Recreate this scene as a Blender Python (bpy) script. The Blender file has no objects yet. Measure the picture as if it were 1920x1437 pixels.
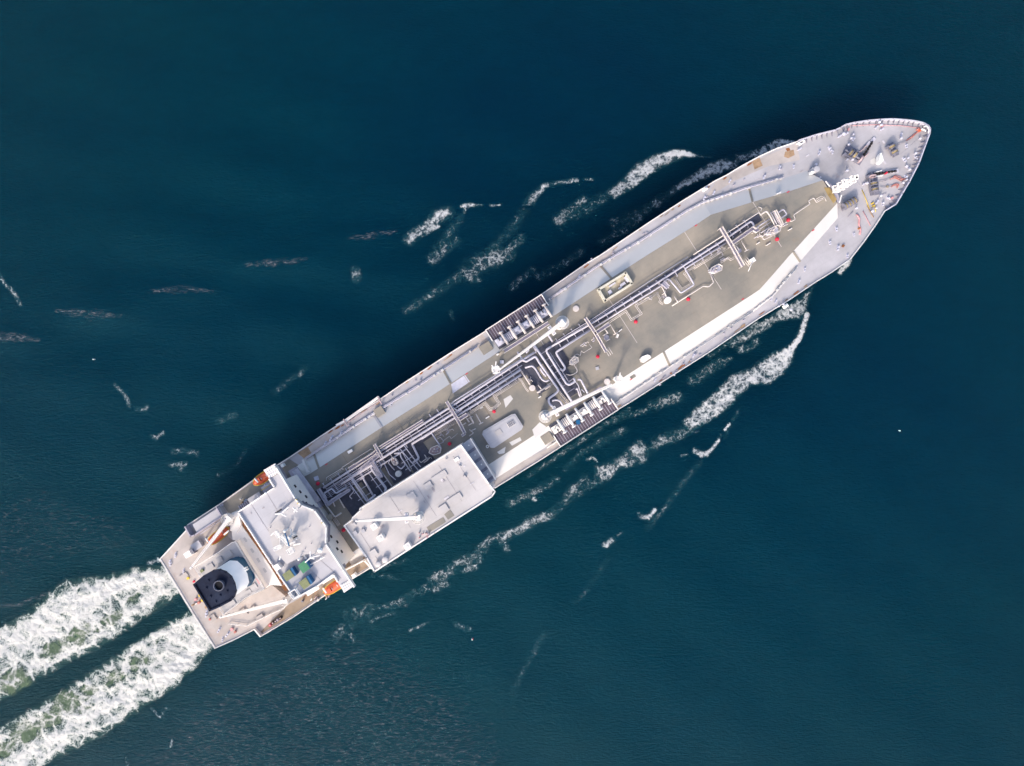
import bpy, math, random
import numpy as np
from mathutils import Vector, noise
random.seed(7)
sc = bpy.context.scene
COL = sc.collection
# ---------------------------------------------------------------- camera, sky, sun, exposure
CAMZ = 240.0
cam_d = bpy.data.cameras.new('camera'); cam_d.lens = 24; cam_d.sensor_width = 36
cam_d.clip_start = 1.0; cam_d.clip_end = 20000
cam = bpy.data.objects.new('camera', cam_d); COL.objects.link(cam)
cam.location = (0, 0, CAMZ); cam.rotation_euler = (0, 0, 0)
sc.camera = cam
SUN_DIR = Vector((-0.36, -0.93, 0.0)).normalized()
SUN_EL = math.radians(38)
w = bpy.data.worlds.new('World'); sc.world = w; w.use_nodes = True
wn = w.node_tree; wn.nodes.clear()
sky = wn.nodes.new('ShaderNodeTexSky'); sky.sky_type = 'NISHITA'; sky.sun_disc = False
sky.sun_elevation = SUN_EL; sky.sun_rotation = math.atan2(SUN_DIR.x, SUN_DIR.y) % (2 * math.pi)
sky.dust_density = 4.0; sky.air_density = 1.0
bg = wn.nodes.new('ShaderNodeBackground'); bg.inputs[1].default_value = 0.15
wo = wn.nodes.new('ShaderNodeOutputWorld')
wn.links.new(sky.outputs[0], bg.inputs[0]); wn.links.new(bg.outputs[0], wo.inputs[0])
sd = bpy.data.lights.new('sun', 'SUN'); sd.energy = 1.35; sd.angle = math.radians(5.5); sd.color = (1.0, 0.86, 0.70)
so = bpy.data.objects.new('sun', sd); COL.objects.link(so)
tos = Vector((SUN_DIR.x * math.cos(SUN_EL), SUN_DIR.y * math.cos(SUN_EL), math.sin(SUN_EL)))
so.rotation_euler = tos.to_track_quat('Z', 'Y').to_euler(); so.location = tos * 500
sc.view_settings.view_transform = 'Standard'; sc.view_settings.look = 'None'
sc.view_settings.exposure = 0.80; sc.view_settings.gamma = 1.0
try: sc.cycles.max_bounces = 6; sc.cycles.transparent_max_bounces = 8
except Exception: pass

# ---------------------------------------------------------------- helpers
TH = math.radians(32.7)
def P(px, py, z=0.0):            # a point of the place, read off the survey picture at height z
    k = (CAMZ - z) / 1280.0
    return Vector(((px - 960) * k, (718.5 - py) * k, z))
WL = {}
class MB:
    def __init__(s): s.v = []; s.f = []; s.m = []; s.cur = 0
    def add(s, vs, fs):
        n = len(s.v); s.v += [tuple(v) for v in vs]
        for f in fs: s.f.append([n + i for i in f]); s.m.append(s.cur)
    def prism(s, pts, zt, zb, bot=None, cap=True):
        top = [P(x, y, zt) for x, y in pts]
        b = [P(x, y, zb) for x, y in bot] if bot else [Vector((p.x, p.y, zb)) for p in top]
        area = sum(top[i].x * top[(i + 1) % len(top)].y - top[(i + 1) % len(top)].x * top[i].y for i in range(len(top)))
        if area < 0: top.reverse(); b.reverse()
        n = len(top)
        fs = [[i, n + i, n + (i + 1) % n, (i + 1) % n] for i in range(n)]
        fs = [[f[1], f[2], f[3], f[0]] for f in fs]
        if cap: fs.append(list(range(n)))
        s.add(top + b, fs); return s
    def box(s, cx, cy, L, W, zt, h, ang=32.7):
        a = math.radians(ang); ux, uy = math.cos(a), -math.sin(a); vx, vy = math.sin(a), math.cos(a)
        pts = [(cx + ux * L / 2 * i + vx * W / 2 * j, cy + uy * L / 2 * i + vy * W / 2 * j) for i, j in ((-1, -1), (1, -1), (1, 1), (-1, 1))]
        return s.prism(pts, zt, zt - h)
    def beam(s, p, q, wd, zt, h):
        d = math.hypot(q[0] - p[0], q[1] - p[1]); a = math.degrees(math.atan2(-(q[1] - p[1]), q[0] - p[0]))
        return s.box((p[0] + q[0]) / 2, (p[1] + q[1]) / 2, d, wd, zt, h, a)
    def cyl(s, cx, cy, rpx, zt, h, n=20, r2=None):
        c = P(cx, cy, zt); r = rpx * (CAMZ - zt) / 1280; rb = r if r2 is None else r2 * (CAMZ - zt) / 1280
        t = [(c.x + r * math.cos(2 * math.pi * i / n), c.y + r * math.sin(2 * math.pi * i / n), zt) for i in range(n)]
        b = [(c.x + rb * math.cos(2 * math.pi * i / n), c.y + rb * math.sin(2 * math.pi * i / n), zt - h) for i in range(n)]
        s.add(t + b, [[n + i, n + (i + 1) % n, (i + 1) % n, i] for i in range(n)] + [list(range(n))]); return s
    def dome(s, cx, cy, rpx, z0, n=16, k=6, sq=1.0):
        c = P(cx, cy, z0); r = rpx * (CAMZ - z0) / 1280
        vs = []; fs = []
        for j in range(k):
            a = math.pi / 2 * j / k
            vs += [(c.x + r * math.cos(a) * math.cos(2 * math.pi * i / n), c.y + r * math.cos(a) * math.sin(2 * math.pi * i / n), z0 + r * math.sin(a) * sq) for i in range(n)]
        vs.append((c.x, c.y, z0 + r * sq))
        for j in range(k - 1):
            fs += [[j * n + i, j * n + (i + 1) % n, (j + 1) * n + (i + 1) % n, (j + 1) * n + i] for i in range(n)]
        fs += [[(k - 1) * n + i, (k - 1) * n + (i + 1) % n, k * n] for i in range(n)]
        s.add(vs, fs); return s
    def tube(s, pts, r, z=None, n=8, fil=None, world=False):
        """pipe through points, corners turned as elbows"""
        W = [Vector(p) if world else P(p[0], p[1], p[2] if len(p) > 2 else z) for p in pts]
        f = r * 2.2 if fil is None else fil
        path = [W[0]]
        for i in range(1, len(W) - 1):
            a, b, c = W[i - 1], W[i], W[i + 1]; d1 = (a - b); d2 = (c - b)
            if d1.length < 1e-4 or d2.length < 1e-4: continue
            l = min(f, d1.length * .45, d2.length * .45); p1 = b + d1.normalized() * l; p2 = b + d2.normalized() * l
            if d1.normalized().dot(d2.normalized()) < -0.995: path.append(b); continue
            for t in (0, .25, .5, .75, 1): path.append(p1 * (1 - t) ** 2 + b * 2 * t * (1 - t) + p2 * t * t)
        path.append(W[-1])
        rings = []; up = Vector((0, 0, 1))
        for i, p in enumerate(path):
            t = (path[min(i + 1, len(path) - 1)] - path[max(i - 1, 0)])
            if t.length < 1e-6: t = Vector((1, 0, 0))
            t.normalize(); u = up if abs(t.z) < .9 else Vector((1, 0, 0))
            x = t.cross(u).normalized(); y = x.cross(t).normalized()
            rings += [p + (x * math.cos(2 * math.pi * k / n) + y * math.sin(2 * math.pi * k / n)) * r for k in range(n)]
        fs = []; m = len(path)
        for i in range(m - 1):
            for k in range(n): fs.append([i * n + (k + 1) % n, i * n + k, (i + 1) * n + k, (i + 1) * n + (k + 1) % n])
        fs.append(list(range(n))); fs.append([(m - 1) * n + k for k in range(n)][::-1])
        s.add(rings, fs); return s
    def wall(s, pts, z0, z1, th, closed=False):
        for i in range(len(pts) - (0 if closed else 1)):
            a, b = P(*pts[i], z0), P(*pts[(i + 1) % len(pts)], z0); d = (b - a)
            if d.length < .01: continue
            d.normalize(); nrm = Vector((-d.y, d.x, 0)) * th / 2; a = a - d * th * .3; b = b + d * th * .3
            q = [a + nrm, a - nrm, b - nrm, b + nrm]
            s.add([(v.x, v.y, z0) for v in q] + [(v.x, v.y, z1) for v in q], [[4, 5, 6, 7], [0, 1, 5, 4], [1, 2, 6, 5], [2, 3, 7, 6], [3, 0, 4, 7]])
        return s
    def rail(s, pts, z, hh=1.1, r=.07, step=3.0, closed=False):
        W = [P(x, y, z) for x, y in pts]
        if closed: W.append(W[0])
        for h in (hh, hh * .5): s.tube([(p.x, p.y, z + h) for p in W], r, n=4, fil=.01, world=True)
        for i in range(len(W) - 1):
            L = (W[i + 1] - W[i]).length; n = max(1, int(L / step))
            for k in range(n):
                p = W[i].lerp(W[i + 1], k / n); s.tube([(p.x, p.y, z), (p.x, p.y, z + hh)], r, n=4, world=True)
        return s
def setp(o, label=None, cat=None, group=None, kind=None):
    if label: o['label'] = label
    if cat: o['category'] = cat
    if group: o['group'] = group
    if kind: o['kind'] = kind
    return o
def obj(name, mb, mats, parent=None, smooth=False, origin=None):
    v = np.array(mb.v, dtype=float)
    if origin is None:
        lo, hi = v.min(0), v.max(0); origin = ((lo[0] + hi[0]) / 2, (lo[1] + hi[1]) / 2, lo[2])
    me = bpy.data.meshes.new(name); me.from_pydata((v - np.array(origin)).tolist(), [], mb.f)
    if not isinstance(mats, (list, tuple)): mats = [mats]
    for m in mats: me.materials.append(m)
    if len(mats) > 1: me.polygons.foreach_set('material_index', mb.m)
    if smooth: me.polygons.foreach_set('use_smooth', [len(f) <= 4 for f in mb.f])
    me.update()
    o = bpy.data.objects.new(name, me); COL.objects.link(o)
    org = Vector(origin); WL[o.name] = org
    if parent is not None: o.parent = parent; o.location = org - WL[parent.name]
    else: o.location = org
    return o
def empty(name, loc, parent=None):
    o = bpy.data.objects.new(name, None); COL.objects.link(o); WL[o.name] = Vector(loc)
    if parent is not None: o.parent = parent; o.location = Vector(loc) - WL[parent.name]
    else: o.location = loc
    return o
def inst(src, loc, rz=0.0, parent=None, name=None, sc_=1.0):
    """copy of a built piece (and its children) put down at loc"""
    c = src.copy(); c.name = name or src.name; COL.objects.link(c); WL[c.name] = Vector(loc)
    c.parent = parent; c.location = Vector(loc) - (WL[parent.name] if parent is not None else Vector((0, 0, 0)))
    c.rotation_euler = (0, 0, rz); c.scale = (sc_,) * 3
    for ch in list(src.children):
        d = ch.copy(); COL.objects.link(d); d.parent = c
    return c

# ---------------------------------------------------------------- materials
def lin(c): return tuple(c) + (1.0,)
def mat(name, col, rough=.55, var=.12, vscale=.25, rust=0.0, rustcol=(.30, .13, .05), bump=0.0, col2=None, metal=0.0, spec=.4, streak=False, plates=0.0):
    m = bpy.data.materials.new(name); m.use_nodes = True; nt = m.node_tree; N = nt.nodes; Lk = nt.links
    b = N['Principled BSDF']; b.inputs['Roughness'].default_value = rough; b.inputs['Metallic'].default_value = metal
    b.inputs['Specular IOR Level'].default_value = spec
    geo = N.new('ShaderNodeNewGeometry'); mp = N.new('ShaderNodeMapping'); Lk.new(geo.outputs['Position'], mp.inputs[0])
    mp.inputs['Rotation'].default_value = (0, 0, -TH)
    if streak: mp.inputs['Scale'].default_value = (.35, 1.6, 1)
    n1 = N.new('ShaderNodeTexNoise'); n1.inputs['Scale'].default_value = vscale; n1.inputs['Detail'].default_value = 6; n1.inputs['Roughness'].default_value = .65
    Lk.new(mp.outputs[0], n1.inputs[0])
    rp = N.new('ShaderNodeValToRGB'); rp.color_ramp.elements[0].position = .32; rp.color_ramp.elements[1].position = .68
    c2 = col2 or tuple(x * (1 - var * 1.6) for x in col)
    rp.color_ramp.elements[0].color = lin(c2); rp.color_ramp.elements[1].color = lin(tuple(min(1, x * (1 + var * .5)) for x in col))
    Lk.new(n1.outputs[0], rp.inputs[0]); out = rp.outputs[0]
    if plates:
        br = N.new('ShaderNodeTexBrick'); br.inputs['Scale'].default_value = 1.0
        br.inputs['Brick Width'].default_value = 9.0; br.inputs['Row Height'].default_value = 3.2; br.inputs['Mortar Size'].default_value = .09
        br.inputs['Color1'].default_value = (1, 1, 1, 1); v = 1 - plates; br.inputs['Color2'].default_value = (v, v, v, 1); br.inputs['Mortar'].default_value = (v * .96, v * .96, v * .96, 1)
        mp2 = N.new('ShaderNodeMapping'); mp2.inputs['Rotation'].default_value = (0, 0, -TH); Lk.new(geo.outputs['Position'], mp2.inputs[0]); Lk.new(mp2.outputs[0], br.inputs[0])
        mx = N.new('ShaderNodeMix'); mx.data_type = 'RGBA'; mx.blend_type = 'MULTIPLY'; mx.inputs[0].default_value = 1.0
        Lk.new(out, mx.inputs[6]); Lk.new(br.outputs[0], mx.inputs[7]); out = mx.outputs[2]
    if rust > 0:
        n2 = N.new('ShaderNodeTexNoise'); n2.inputs['Scale'].default_value = .16; n2.inputs['Detail'].default_value = 9; n2.inputs['Roughness'].default_value = .72
        Lk.new(geo.outputs['Position'], n2.inputs[0])
        r2 = N.new('ShaderNodeMapRange'); r2.inputs[1].default_value = .66 - rust * .25; r2.inputs[2].default_value = .80 - rust * .1
        r2.inputs[3].default_value = 0; r2.inputs[4].default_value = .75
        Lk.new(n2.outputs[0], r2.inputs[0])
        mx = N.new('ShaderNodeMix'); mx.data_type = 'RGBA'; Lk.new(r2.outputs[0], mx.inputs[0]); Lk.new(out, mx.inputs[6]); mx.inputs[7].default_value = lin(rustcol); out = mx.outputs[2]
    Lk.new(out, b.inputs['Base Color'])
    if bump:
        bp = N.new('ShaderNodeBump'); bp.inputs['Strength'].default_value = bump; bp.inputs['Distance'].default_value = .1
        n3 = N.new('ShaderNodeTexNoise'); n3.inputs['Scale'].default_value = 2.5; n3.inputs['Detail'].default_value = 4
        Lk.new(geo.outputs['Position'], n3.inputs[0]); Lk.new(n3.outputs[0], bp.inputs['Height']); Lk.new(bp.outputs[0], b.inputs['Normal'])
    return m
M = {}
M['deck'] = mat('deck_grey_paint', (.455, .445, .48), .6, .18, .06, rust=.22, rustcol=(.45, .33, .28), plates=.02)
M['aft'] = mat('aft_deck_pinkish_paint', (.49, .445, .43), .6, .16, .10, rust=.5, rustcol=(.42, .30, .24), plates=.04)
M['khaki'] = mat('khaki_deck_coating', (.31, .275, .23), .7, .16, .07, col2=(.195, .19, .175), rust=.25, rustcol=(.24, .19, .14), plates=.025)
M['brown'] = mat('weathered_brown_coating', (.30, .235, .18), .7, .2, .2, rust=.5, rustcol=(.36, .18, .08))
M['slope'] = mat('trunk_side_paint', (.61, .60, .60), .55, .05, .08, rust=.03, rustcol=(.45, .38, .33))
M['roof'] = mat('roof_paint', (.53, .51, .52), .6, .14, .07, rust=.12, rustcol=(.42, .37, .39), plates=.03)
M['roofb'] = mat('blue_grey_roof_paint', (.47, .47, .515), .6, .10, .08, rust=.1, rustcol=(.40, .37, .40), plates=.03)
M['white'] = mat('white_paint', (.84, .82, .81), .45, .05, .3, rust=.06, rustcol=(.6, .5, .42))
M['cream'] = mat('cream_bulkhead_paint', (.84, .80, .77), .5, .05, .1, rust=.12, rustcol=(.62, .45, .33))
M['pipe'] = mat('pipe_paint', (.56, .54, .62), .45, .10, .5, rust=.05, rustcol=(.4, .32, .3))
M['pipel'] = mat('pale_pipe_paint', (.68, .62, .60), .5, .10, .5)
M['frame'] = mat('frame_paint', (.40, .38, .46), .5, .12, .5)
M['walk'] = mat('walkway_grating', (.30, .27, .345), .6, .12, .8)
M['shade_tray'] = mat('rack_shade_and_tray_navy', (.075, .08, .115), .7, .3, .5)  # navy for the painted shade under the pipe racks, and for the manifold trays
M['grat'] = mat('purple_wood_grating', (.115, .09, .12), .75, .25, .5, streak=True)
M['lite'] = mat('drip_tray_paint', (.58, .58, .68), .5, .12, .5)
M['red'] = mat('red_paint', (.62, .02, .06), .4, .08, 1)
M['orange'] = mat('orange_fibreglass', (.70, .13, .055), .4, .10, .8)
M['yellow'] = mat('yellow_paint', (.70, .50, .06), .5, .1, 1)
M['black'] = mat('sooty_black_paint', (.005, .008, .022), .5, .5, .25, col2=(.018, .028, .060), spec=.12)
M['hole'] = mat('dark_opening', (.006, .007, .012), .9, .1)
M['blue'] = mat('funnel_blue_paint', (.004, .075, .16), .4, .1, .6)
M['blue2'] = mat('container_blue_paint', (.01, .11, .26), .4, .1, .6)
M['fwhite'] = mat('funnel_white_paint', (.90, .91, .91), .4, .03, .3)
M['green'] = mat('green_tarpaulin', (.06, .24, .13), .6, .12, .8)
M['olive'] = mat('olive_tarpaulin', (.22, .245, .125), .6, .10, .8)
M['rust'] = mat('rusty_steel', (.34, .13, .05), .8, .3, .5)
M['rustl'] = mat('pale_rust_patch', (.40, .27, .17), .8, .25, .6)
M['mach'] = mat('winch_machinery_grey', (.21, .21, .27), .55, .2, .8)
M['machp'] = mat('pinkish_windlass_frame', (.50, .38, .40), .55, .15, .8)
M['rope'] = mat('coiled_rope', (.42, .34, .19), .85, .25, 2)
M['roper'] = mat('red_mooring_rope', (.55, .22, .19), .85, .2, 2)
M['ropeg'] = mat('grey_mooring_rope', (.32, .31, .36), .85, .2, 2)
M['chain'] = mat('anchor_chain_iron', (.025, .02, .022), .7, .4, 3)
M['hull'] = mat('hull_blue_paint', (.02, .05, .11), .45, .2, .1, rust=.2)
M['glass'] = mat('dark_window_glass', (.02, .025, .035), .15, .1)
M['pink'] = mat('faded_pink_marking', (.66, .34, .36), .6, .1, 1)

# ---------------------------------------------------------------- water
CREST = [(P(*p), L_, h_) for p, L_, h_ in (((30, 632), 12, .9), ((165, 588), 11, .9), ((340, 544), 10, .85), ((515, 493), 9, .8), ((700, 441), 8, .7))]
def swell(x, y):
    c_ = sum(h * math.exp(-((x - p.x) / (L * 1.6)) ** 2 - ((y - p.y) / 3.6) ** 2) - h * .6 * math.exp(-((x - p.x) / (L * 2)) ** 2 - ((y - p.y + 8) / 5) ** 2) for p, L, h in CREST) if x < 0 else 0
    f = math.exp(-((x * x + y * y) / 360.0 ** 2) ** 2)
    return c_ + f * (.42 * math.sin(.035 * x + .23 * y) * math.exp(-((x + 90) / 110.0) ** 2 - ((y - 40) / 80.0) ** 2) + .20 * math.sin(.11 * x + .16 * y) + .14 * math.sin(-.19 * x + .13 * y + 1.3) + .08 * math.sin(.31 * x + .05 * y + 2.))
def water_material():
    m = bpy.data.materials.new('sea_water'); m.use_nodes = True; nt = m.node_tree; N = nt.nodes; L = nt.links
    b = N['Principled BSDF']; b.inputs['Roughness'].default_value = .08; b.inputs['IOR'].default_value = 1.333; b.inputs['Specular IOR Level'].default_value = .22; b.inputs['Specular Tint'].default_value = (.12, .75, 1, 1)
    b.subsurface_method = 'BURLEY'; b.inputs['Subsurface Weight'].default_value = 1.0; b.inputs['Subsurface Radius'].default_value = (1, 22, 32); b.inputs['Subsurface Scale'].default_value = 1.0
    geo = N.new('ShaderNodeNewGeometry')
    def noi(scale, det, stretch=(1, 1, 1), rot=0., dist=0., rough=.6):
        mp = N.new('ShaderNodeMapping'); mp.inputs['Scale'].default_value = stretch; mp.inputs['Rotation'].default_value = (0, 0, rot)
        L.new(geo.outputs['Position'], mp.inputs[0]); n = N.new('ShaderNodeTexNoise'); n.inputs['Scale'].default_value = scale
        n.inputs['Detail'].default_value = det; n.inputs['Distortion'].default_value = dist; n.inputs['Roughness'].default_value = rough
        L.new(mp.outputs[0], n.inputs[0]); return n.outputs[0]
    big = noi(.0035, 2, (1, 1.4, 1), .4)
    rp = N.new('ShaderNodeValToRGB'); e = rp.color_ramp.elements
    e[0].position = .30; e[0].color = (.0001, .0155, .0352, 1); e[1].position = .72; e[1].color = (.0001, .0212, .0360, 1)
    x = e.new(.5); x.color = (.0001, .0196, .0375, 1)
    # bluer middle, greener rim: water tint, with view-angle and sun reflection partly painted in
    sep = N.new('ShaderNodeSeparateXYZ'); L.new(geo.outputs['Position'], sep.inputs[0])
    ln = N.new('ShaderNodeVectorMath'); ln.operation = 'DISTANCE'; ln.inputs[1].default_value = (20, 45, 0); L.new(geo.outputs['Position'], ln.inputs[0])
    mr = N.new('ShaderNodeMapRange'); mr.inputs[1].default_value = 40; mr.inputs[2].default_value = 230; mr.inputs[3].default_value = -.14; mr.inputs[4].default_value = .20
    L.new(ln.outputs['Value'], mr.inputs[0])
    ad = N.new('ShaderNodeMath'); ad.operation = 'ADD'; L.new(big, ad.inputs[0]); L.new(mr.outputs[0], ad.inputs[1]); L.new(ad.outputs[0], rp.inputs[0])
    sm = noi(.11, 5, (1, 2.2, 1), -.3, .4)
    mx = N.new('ShaderNodeMix'); mx.data_type = 'RGBA'; mx.blend_type = 'MULTIPLY'; mx.inputs[0].default_value = 1
    r2 = N.new('ShaderNodeMapRange'); r2.inputs[1].default_value = .3; r2.inputs[2].default_value = .7; r2.inputs[3].default_value = .93; r2.inputs[4].default_value = 1.07
    L.new(sm, r2.inputs[0]); L.new(rp.outputs[0], mx.inputs[6]); L.new(r2.outputs[0], mx.inputs[7])
    L.new(mx.outputs[2], b.inputs['Base Color'])
    h1 = noi(.62, 6, (.8, 2.4, 1), .15, .3, .7); h2 = noi(.13, 3, (1, 2.0, 1), -.25)
    b1 = N.new('ShaderNodeBump'); b1.inputs['Strength'].default_value = .8; b1.inputs['Distance'].default_value = .55; L.new(h1, b1.inputs['Height'])
    b2 = N.new('ShaderNodeBump'); b2.inputs['Strength'].default_value = .12; b2.inputs['Distance'].default_value = 1.2; L.new(h2, b2.inputs['Height']); L.new(b1.outputs[0], b2.inputs['Normal'])
    L.new(b2.outputs[0], b.inputs['Normal'])
    return m
mb = MB(); G = 250; S = 390.0
xs = [-S + 2 * S * i / (G - 1) * 1.0 for i in range(G)]
for y in xs:
    for x in xs: mb.v.append((x, y, swell(x, y)))
for j in range(G - 1):
    for i in range(G - 1): mb.f.append([j * G + i, j * G + i + 1, (j + 1) * G + i + 1, (j + 1) * G + i]); mb.m.append(0)
R = 9000.0; n0 = len(mb.v)
edge = [j for j in range(G)] + [j * G + G - 1 for j in range(1, G)] + [(G - 1) * G + i for i in range(G - 2, -1, -1)] + [j * G for j in range(G - 2, 0, -1)]
for k in edge:
    x, y, _ = mb.v[k]; s_ = R / max(abs(x), abs(y)); mb.v.append((x * s_, y * s_, 0))
for i in range(len(edge)):
    a, b_ = edge[i], edge[(i + 1) % len(edge)]; mb.f.append([b_, a, n0 + i, n0 + (i + 1) % len(edge)]); mb.m.append(0)
o = obj('water', mb, water_material(), smooth=True, origin=(0, 0, 0)); setp(o, 'dark teal blue sea with fine ripples', 'water', kind='structure')

# ---------------------------------------------------------------- foam
def foam_material(name, kind):
    m = bpy.data.materials.new(name); m.use_nodes = True; nt = m.node_tree; N = nt.nodes; L = nt.links
    b = N['Principled BSDF']; b.inputs['Roughness'].default_value = .8; b.inputs['Specular IOR Level'].default_value = .15
    geo = N.new('ShaderNodeNewGeometry')
    at = N.new('ShaderNodeAttribute'); at.attribute_name = 'foam'; gr = N.new('ShaderNodeAttribute'); gr.attribute_name = 'green'
    def noi(scale, det, dist, rough=.6, stretch=(1, 1, 1), rot=0.):
        mp = N.new('ShaderNodeMapping'); mp.inputs['Scale'].default_value = stretch; mp.inputs['Rotation'].default_value = (0, 0, rot)
        L.new(geo.outputs['Position'], mp.inputs[0]); n = N.new('ShaderNodeTexNoise'); n.inputs['Scale'].default_value = scale
        n.inputs['Detail'].default_value = det; n.inputs['Distortion'].default_value = dist; n.inputs['Roughness'].default_value = rough
        L.new(mp.outputs[0], n.inputs[0]); return n.outputs[0]
    def math_(op, a, b2=None, clamp=False):
        n = N.new('ShaderNodeMath'); n.operation = op; n.use_clamp = clamp
        for i, v in enumerate((a, b2)):
            if v is None: continue
            if isinstance(v, (int, float)): n.inputs[i].default_value = v
            else: L.new(v, n.inputs[i])
        return n.outputs[0]
    def mrange(x, a, c, d, e):
        n = N.new('ShaderNodeMapRange'); n.inputs[1].default_value = a; n.inputs[2].default_value = c; n.inputs[3].default_value = d; n.inputs[4].default_value = e; L.new(x, n.inputs[0]); return n.outputs[0]
    def ridge(n, k=7.0): return math_('SUBTRACT', 1.0, math_('MULTIPLY', math_('ABSOLUTE', math_('SUBTRACT', n, .5)), k), True)
    def cells(scale, warp, wsc, width, stretch=(1, 1, 1), rot=0.):
        nz = N.new('ShaderNodeTexNoise'); nz.inputs['Scale'].default_value = wsc; nz.inputs['Detail'].default_value = 4; L.new(geo.outputs['Position'], nz.inputs[0])
        v0 = N.new('ShaderNodeVectorMath'); v0.operation = 'SUBTRACT'; L.new(nz.outputs['Color'], v0.inputs[0]); v0.inputs[1].default_value = (.5, .5, .5)
        v1 = N.new('ShaderNodeVectorMath'); v1.operation = 'SCALE'; v1.inputs['Scale'].default_value = warp; L.new(v0.outputs[0], v1.inputs[0])
        v2 = N.new('ShaderNodeVectorMath'); v2.operation = 'ADD'; L.new(geo.outputs['Position'], v2.inputs[0]); L.new(v1.outputs[0], v2.inputs[1])
        mp = N.new('ShaderNodeMapping'); mp.inputs['Scale'].default_value = stretch; mp.inputs['Rotation'].default_value = (0, 0, rot); L.new(v2.outputs[0], mp.inputs[0])
        vo = N.new('ShaderNodeTexVoronoi'); vo.feature = 'DISTANCE_TO_EDGE'; vo.inputs['Scale'].default_value = scale; L.new(mp.outputs[0], vo.inputs[0])
        return mrange(vo.outputs['Distance'], 0, width, 1, 0)
    def mix_(parts):
        t = None
        for src, k, o_ in parts:
            m_ = math_('MULTIPLY', math_('SUBTRACT', src, o_) if o_ else src, k); t = m_ if t is None else math_('ADD', t, m_)
        return t
    rot = .57; green = gr.outputs['Fac']
    if kind == 'churn':
        tex = mix_([(cells(.20, 9., .12, .20), .62, 0), (ridge(noi(.36, 6, 2.4), 8), .50, 0), (noi(.11, 3, .6), 1.4, .5), (noi(1.5, 6, .5, .8), 2.0, .5)]); off_, gain = 1.20, 1.25
        n_ = N.new('ShaderNodeMath'); g_ = math_('ADD', gr.outputs['Fac'], math_('MULTIPLY', math_('SUBTRACT', noi(.17, 5, 1.2, .6), .5), 2.2))
        green = math_('MULTIPLY', mrange(g_, .30, .75, 0, 1), mrange(gr.outputs['Fac'], 0, .3, 0, 1))
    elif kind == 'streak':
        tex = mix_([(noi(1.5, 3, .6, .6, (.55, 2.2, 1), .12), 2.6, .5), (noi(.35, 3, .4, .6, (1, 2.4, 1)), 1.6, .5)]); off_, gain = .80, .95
    else:
        tex = mix_([(cells(.36, 3.4, .45, .24), .42, 0), (ridge(noi(.8, 5, .9, .65), 6), .25, 0), (noi(.22, 3, .5), 1.5, .5), (noi(1.3, 6, .4, .8), 2.2, .5)]); off_, gain = 1.02, 1.32
    v = math_('ADD', math_('MULTIPLY', at.outputs['Fac'], gain), math_('SUBTRACT', tex, off_))
    v = math_('SUBTRACT', v, math_('MULTIPLY', green, .55 if kind == 'churn' else .0))
    whit = mrange(v, *{'churn': (-.25, .60), 'lace': (-.10, .75), 'streak': (-.2, .7)}[kind], 0, 1)
    al = mrange(v, -.45 if kind == 'churn' else -.35, .25 if kind == 'churn' else .55, 0, .95)
    al = math_('MAXIMUM', al, mrange(v, -.95, -.1, 0, {'lace': .42, 'churn': .5, 'streak': 0.}[kind]))
    al = math_('MULTIPLY', al, mrange(at.outputs['Fac'], .0, .30 if kind != 'streak' else .9, 0, 1 if kind != 'streak' else .8))
    if kind == 'churn':
        al = math_('MAXIMUM', al, math_('MULTIPLY', green, .85), True)
        al = math_('MULTIPLY', al, mrange(at.outputs['Fac'], .0, .3, 0, 1))
    cr = N.new('ShaderNodeMix'); cr.data_type = 'RGBA'
    ca = N.new('ShaderNodeMix'); ca.data_type = 'RGBA'; L.new(green, ca.inputs[0])
    ca.inputs[6].default_value = {'churn': (.06, .145, .135, 1), 'lace': (.012, .075, .10, 1), 'streak': (.03, .07, .09, 1)}[kind]; ca.inputs[7].default_value = (.11, .165, .105, 1)
    L.new(whit, cr.inputs[0]); L.new(ca.outputs[2], cr.inputs[6])
    cr.inputs[7].default_value = {'churn': (.70, .70, .68, 1), 'lace': (.62, .64, .67, 1), 'streak': (.46, .43, .47, 1)}[kind]
    L.new(cr.outputs[2], b.inputs['Base Color'])
    bp = N.new('ShaderNodeBump'); bp.inputs['Strength'].default_value = .6; bp.inputs['Distance'].default_value = .35; L.new(tex, bp.inputs['Height']); L.new(bp.outputs[0], b.inputs['Normal'])
    tr = N.new('ShaderNodeBsdfTransparent'); ms = N.new('ShaderNodeMixShader'); out = N['Material Output']
    L.new(al, ms.inputs[0]); L.new(tr.outputs[0], ms.inputs[1]); L.new(b.outputs[0], ms.inputs[2]); L.new(ms.outputs[0], out.inputs[0])
    return m
FM = {k: foam_material('foam_' + k, k) for k in ('churn', 'lace', 'streak')}  # streak also colours the painted glints on the wave crests
def seg_dist(X, Y, a, b):
    dx, dy = b[0] - a[0], b[1] - a[1]; t = np.clip(((X - a[0]) * dx + (Y - a[1]) * dy) / max(dx * dx + dy * dy, 1e-9), 0, 1)
    return np.hypot(X - a[0] - t * dx, Y - a[1] - t * dy), t
def poly_in(X, Y, pts):
    ins = np.zeros(X.shape, bool)
    for i in range(len(pts)):
        (x1, y1), (x2, y2) = pts[i], pts[(i + 1) % len(pts)]
        c = ((y1 > Y) != (y2 > Y)); 
        with np.errstate(divide='ignore', invalid='ignore'): xi = (x2 - x1) * (Y - y1) / (y2 - y1 + 1e-12) + x1
        ins ^= c & (X < xi)
    return ins
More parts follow.
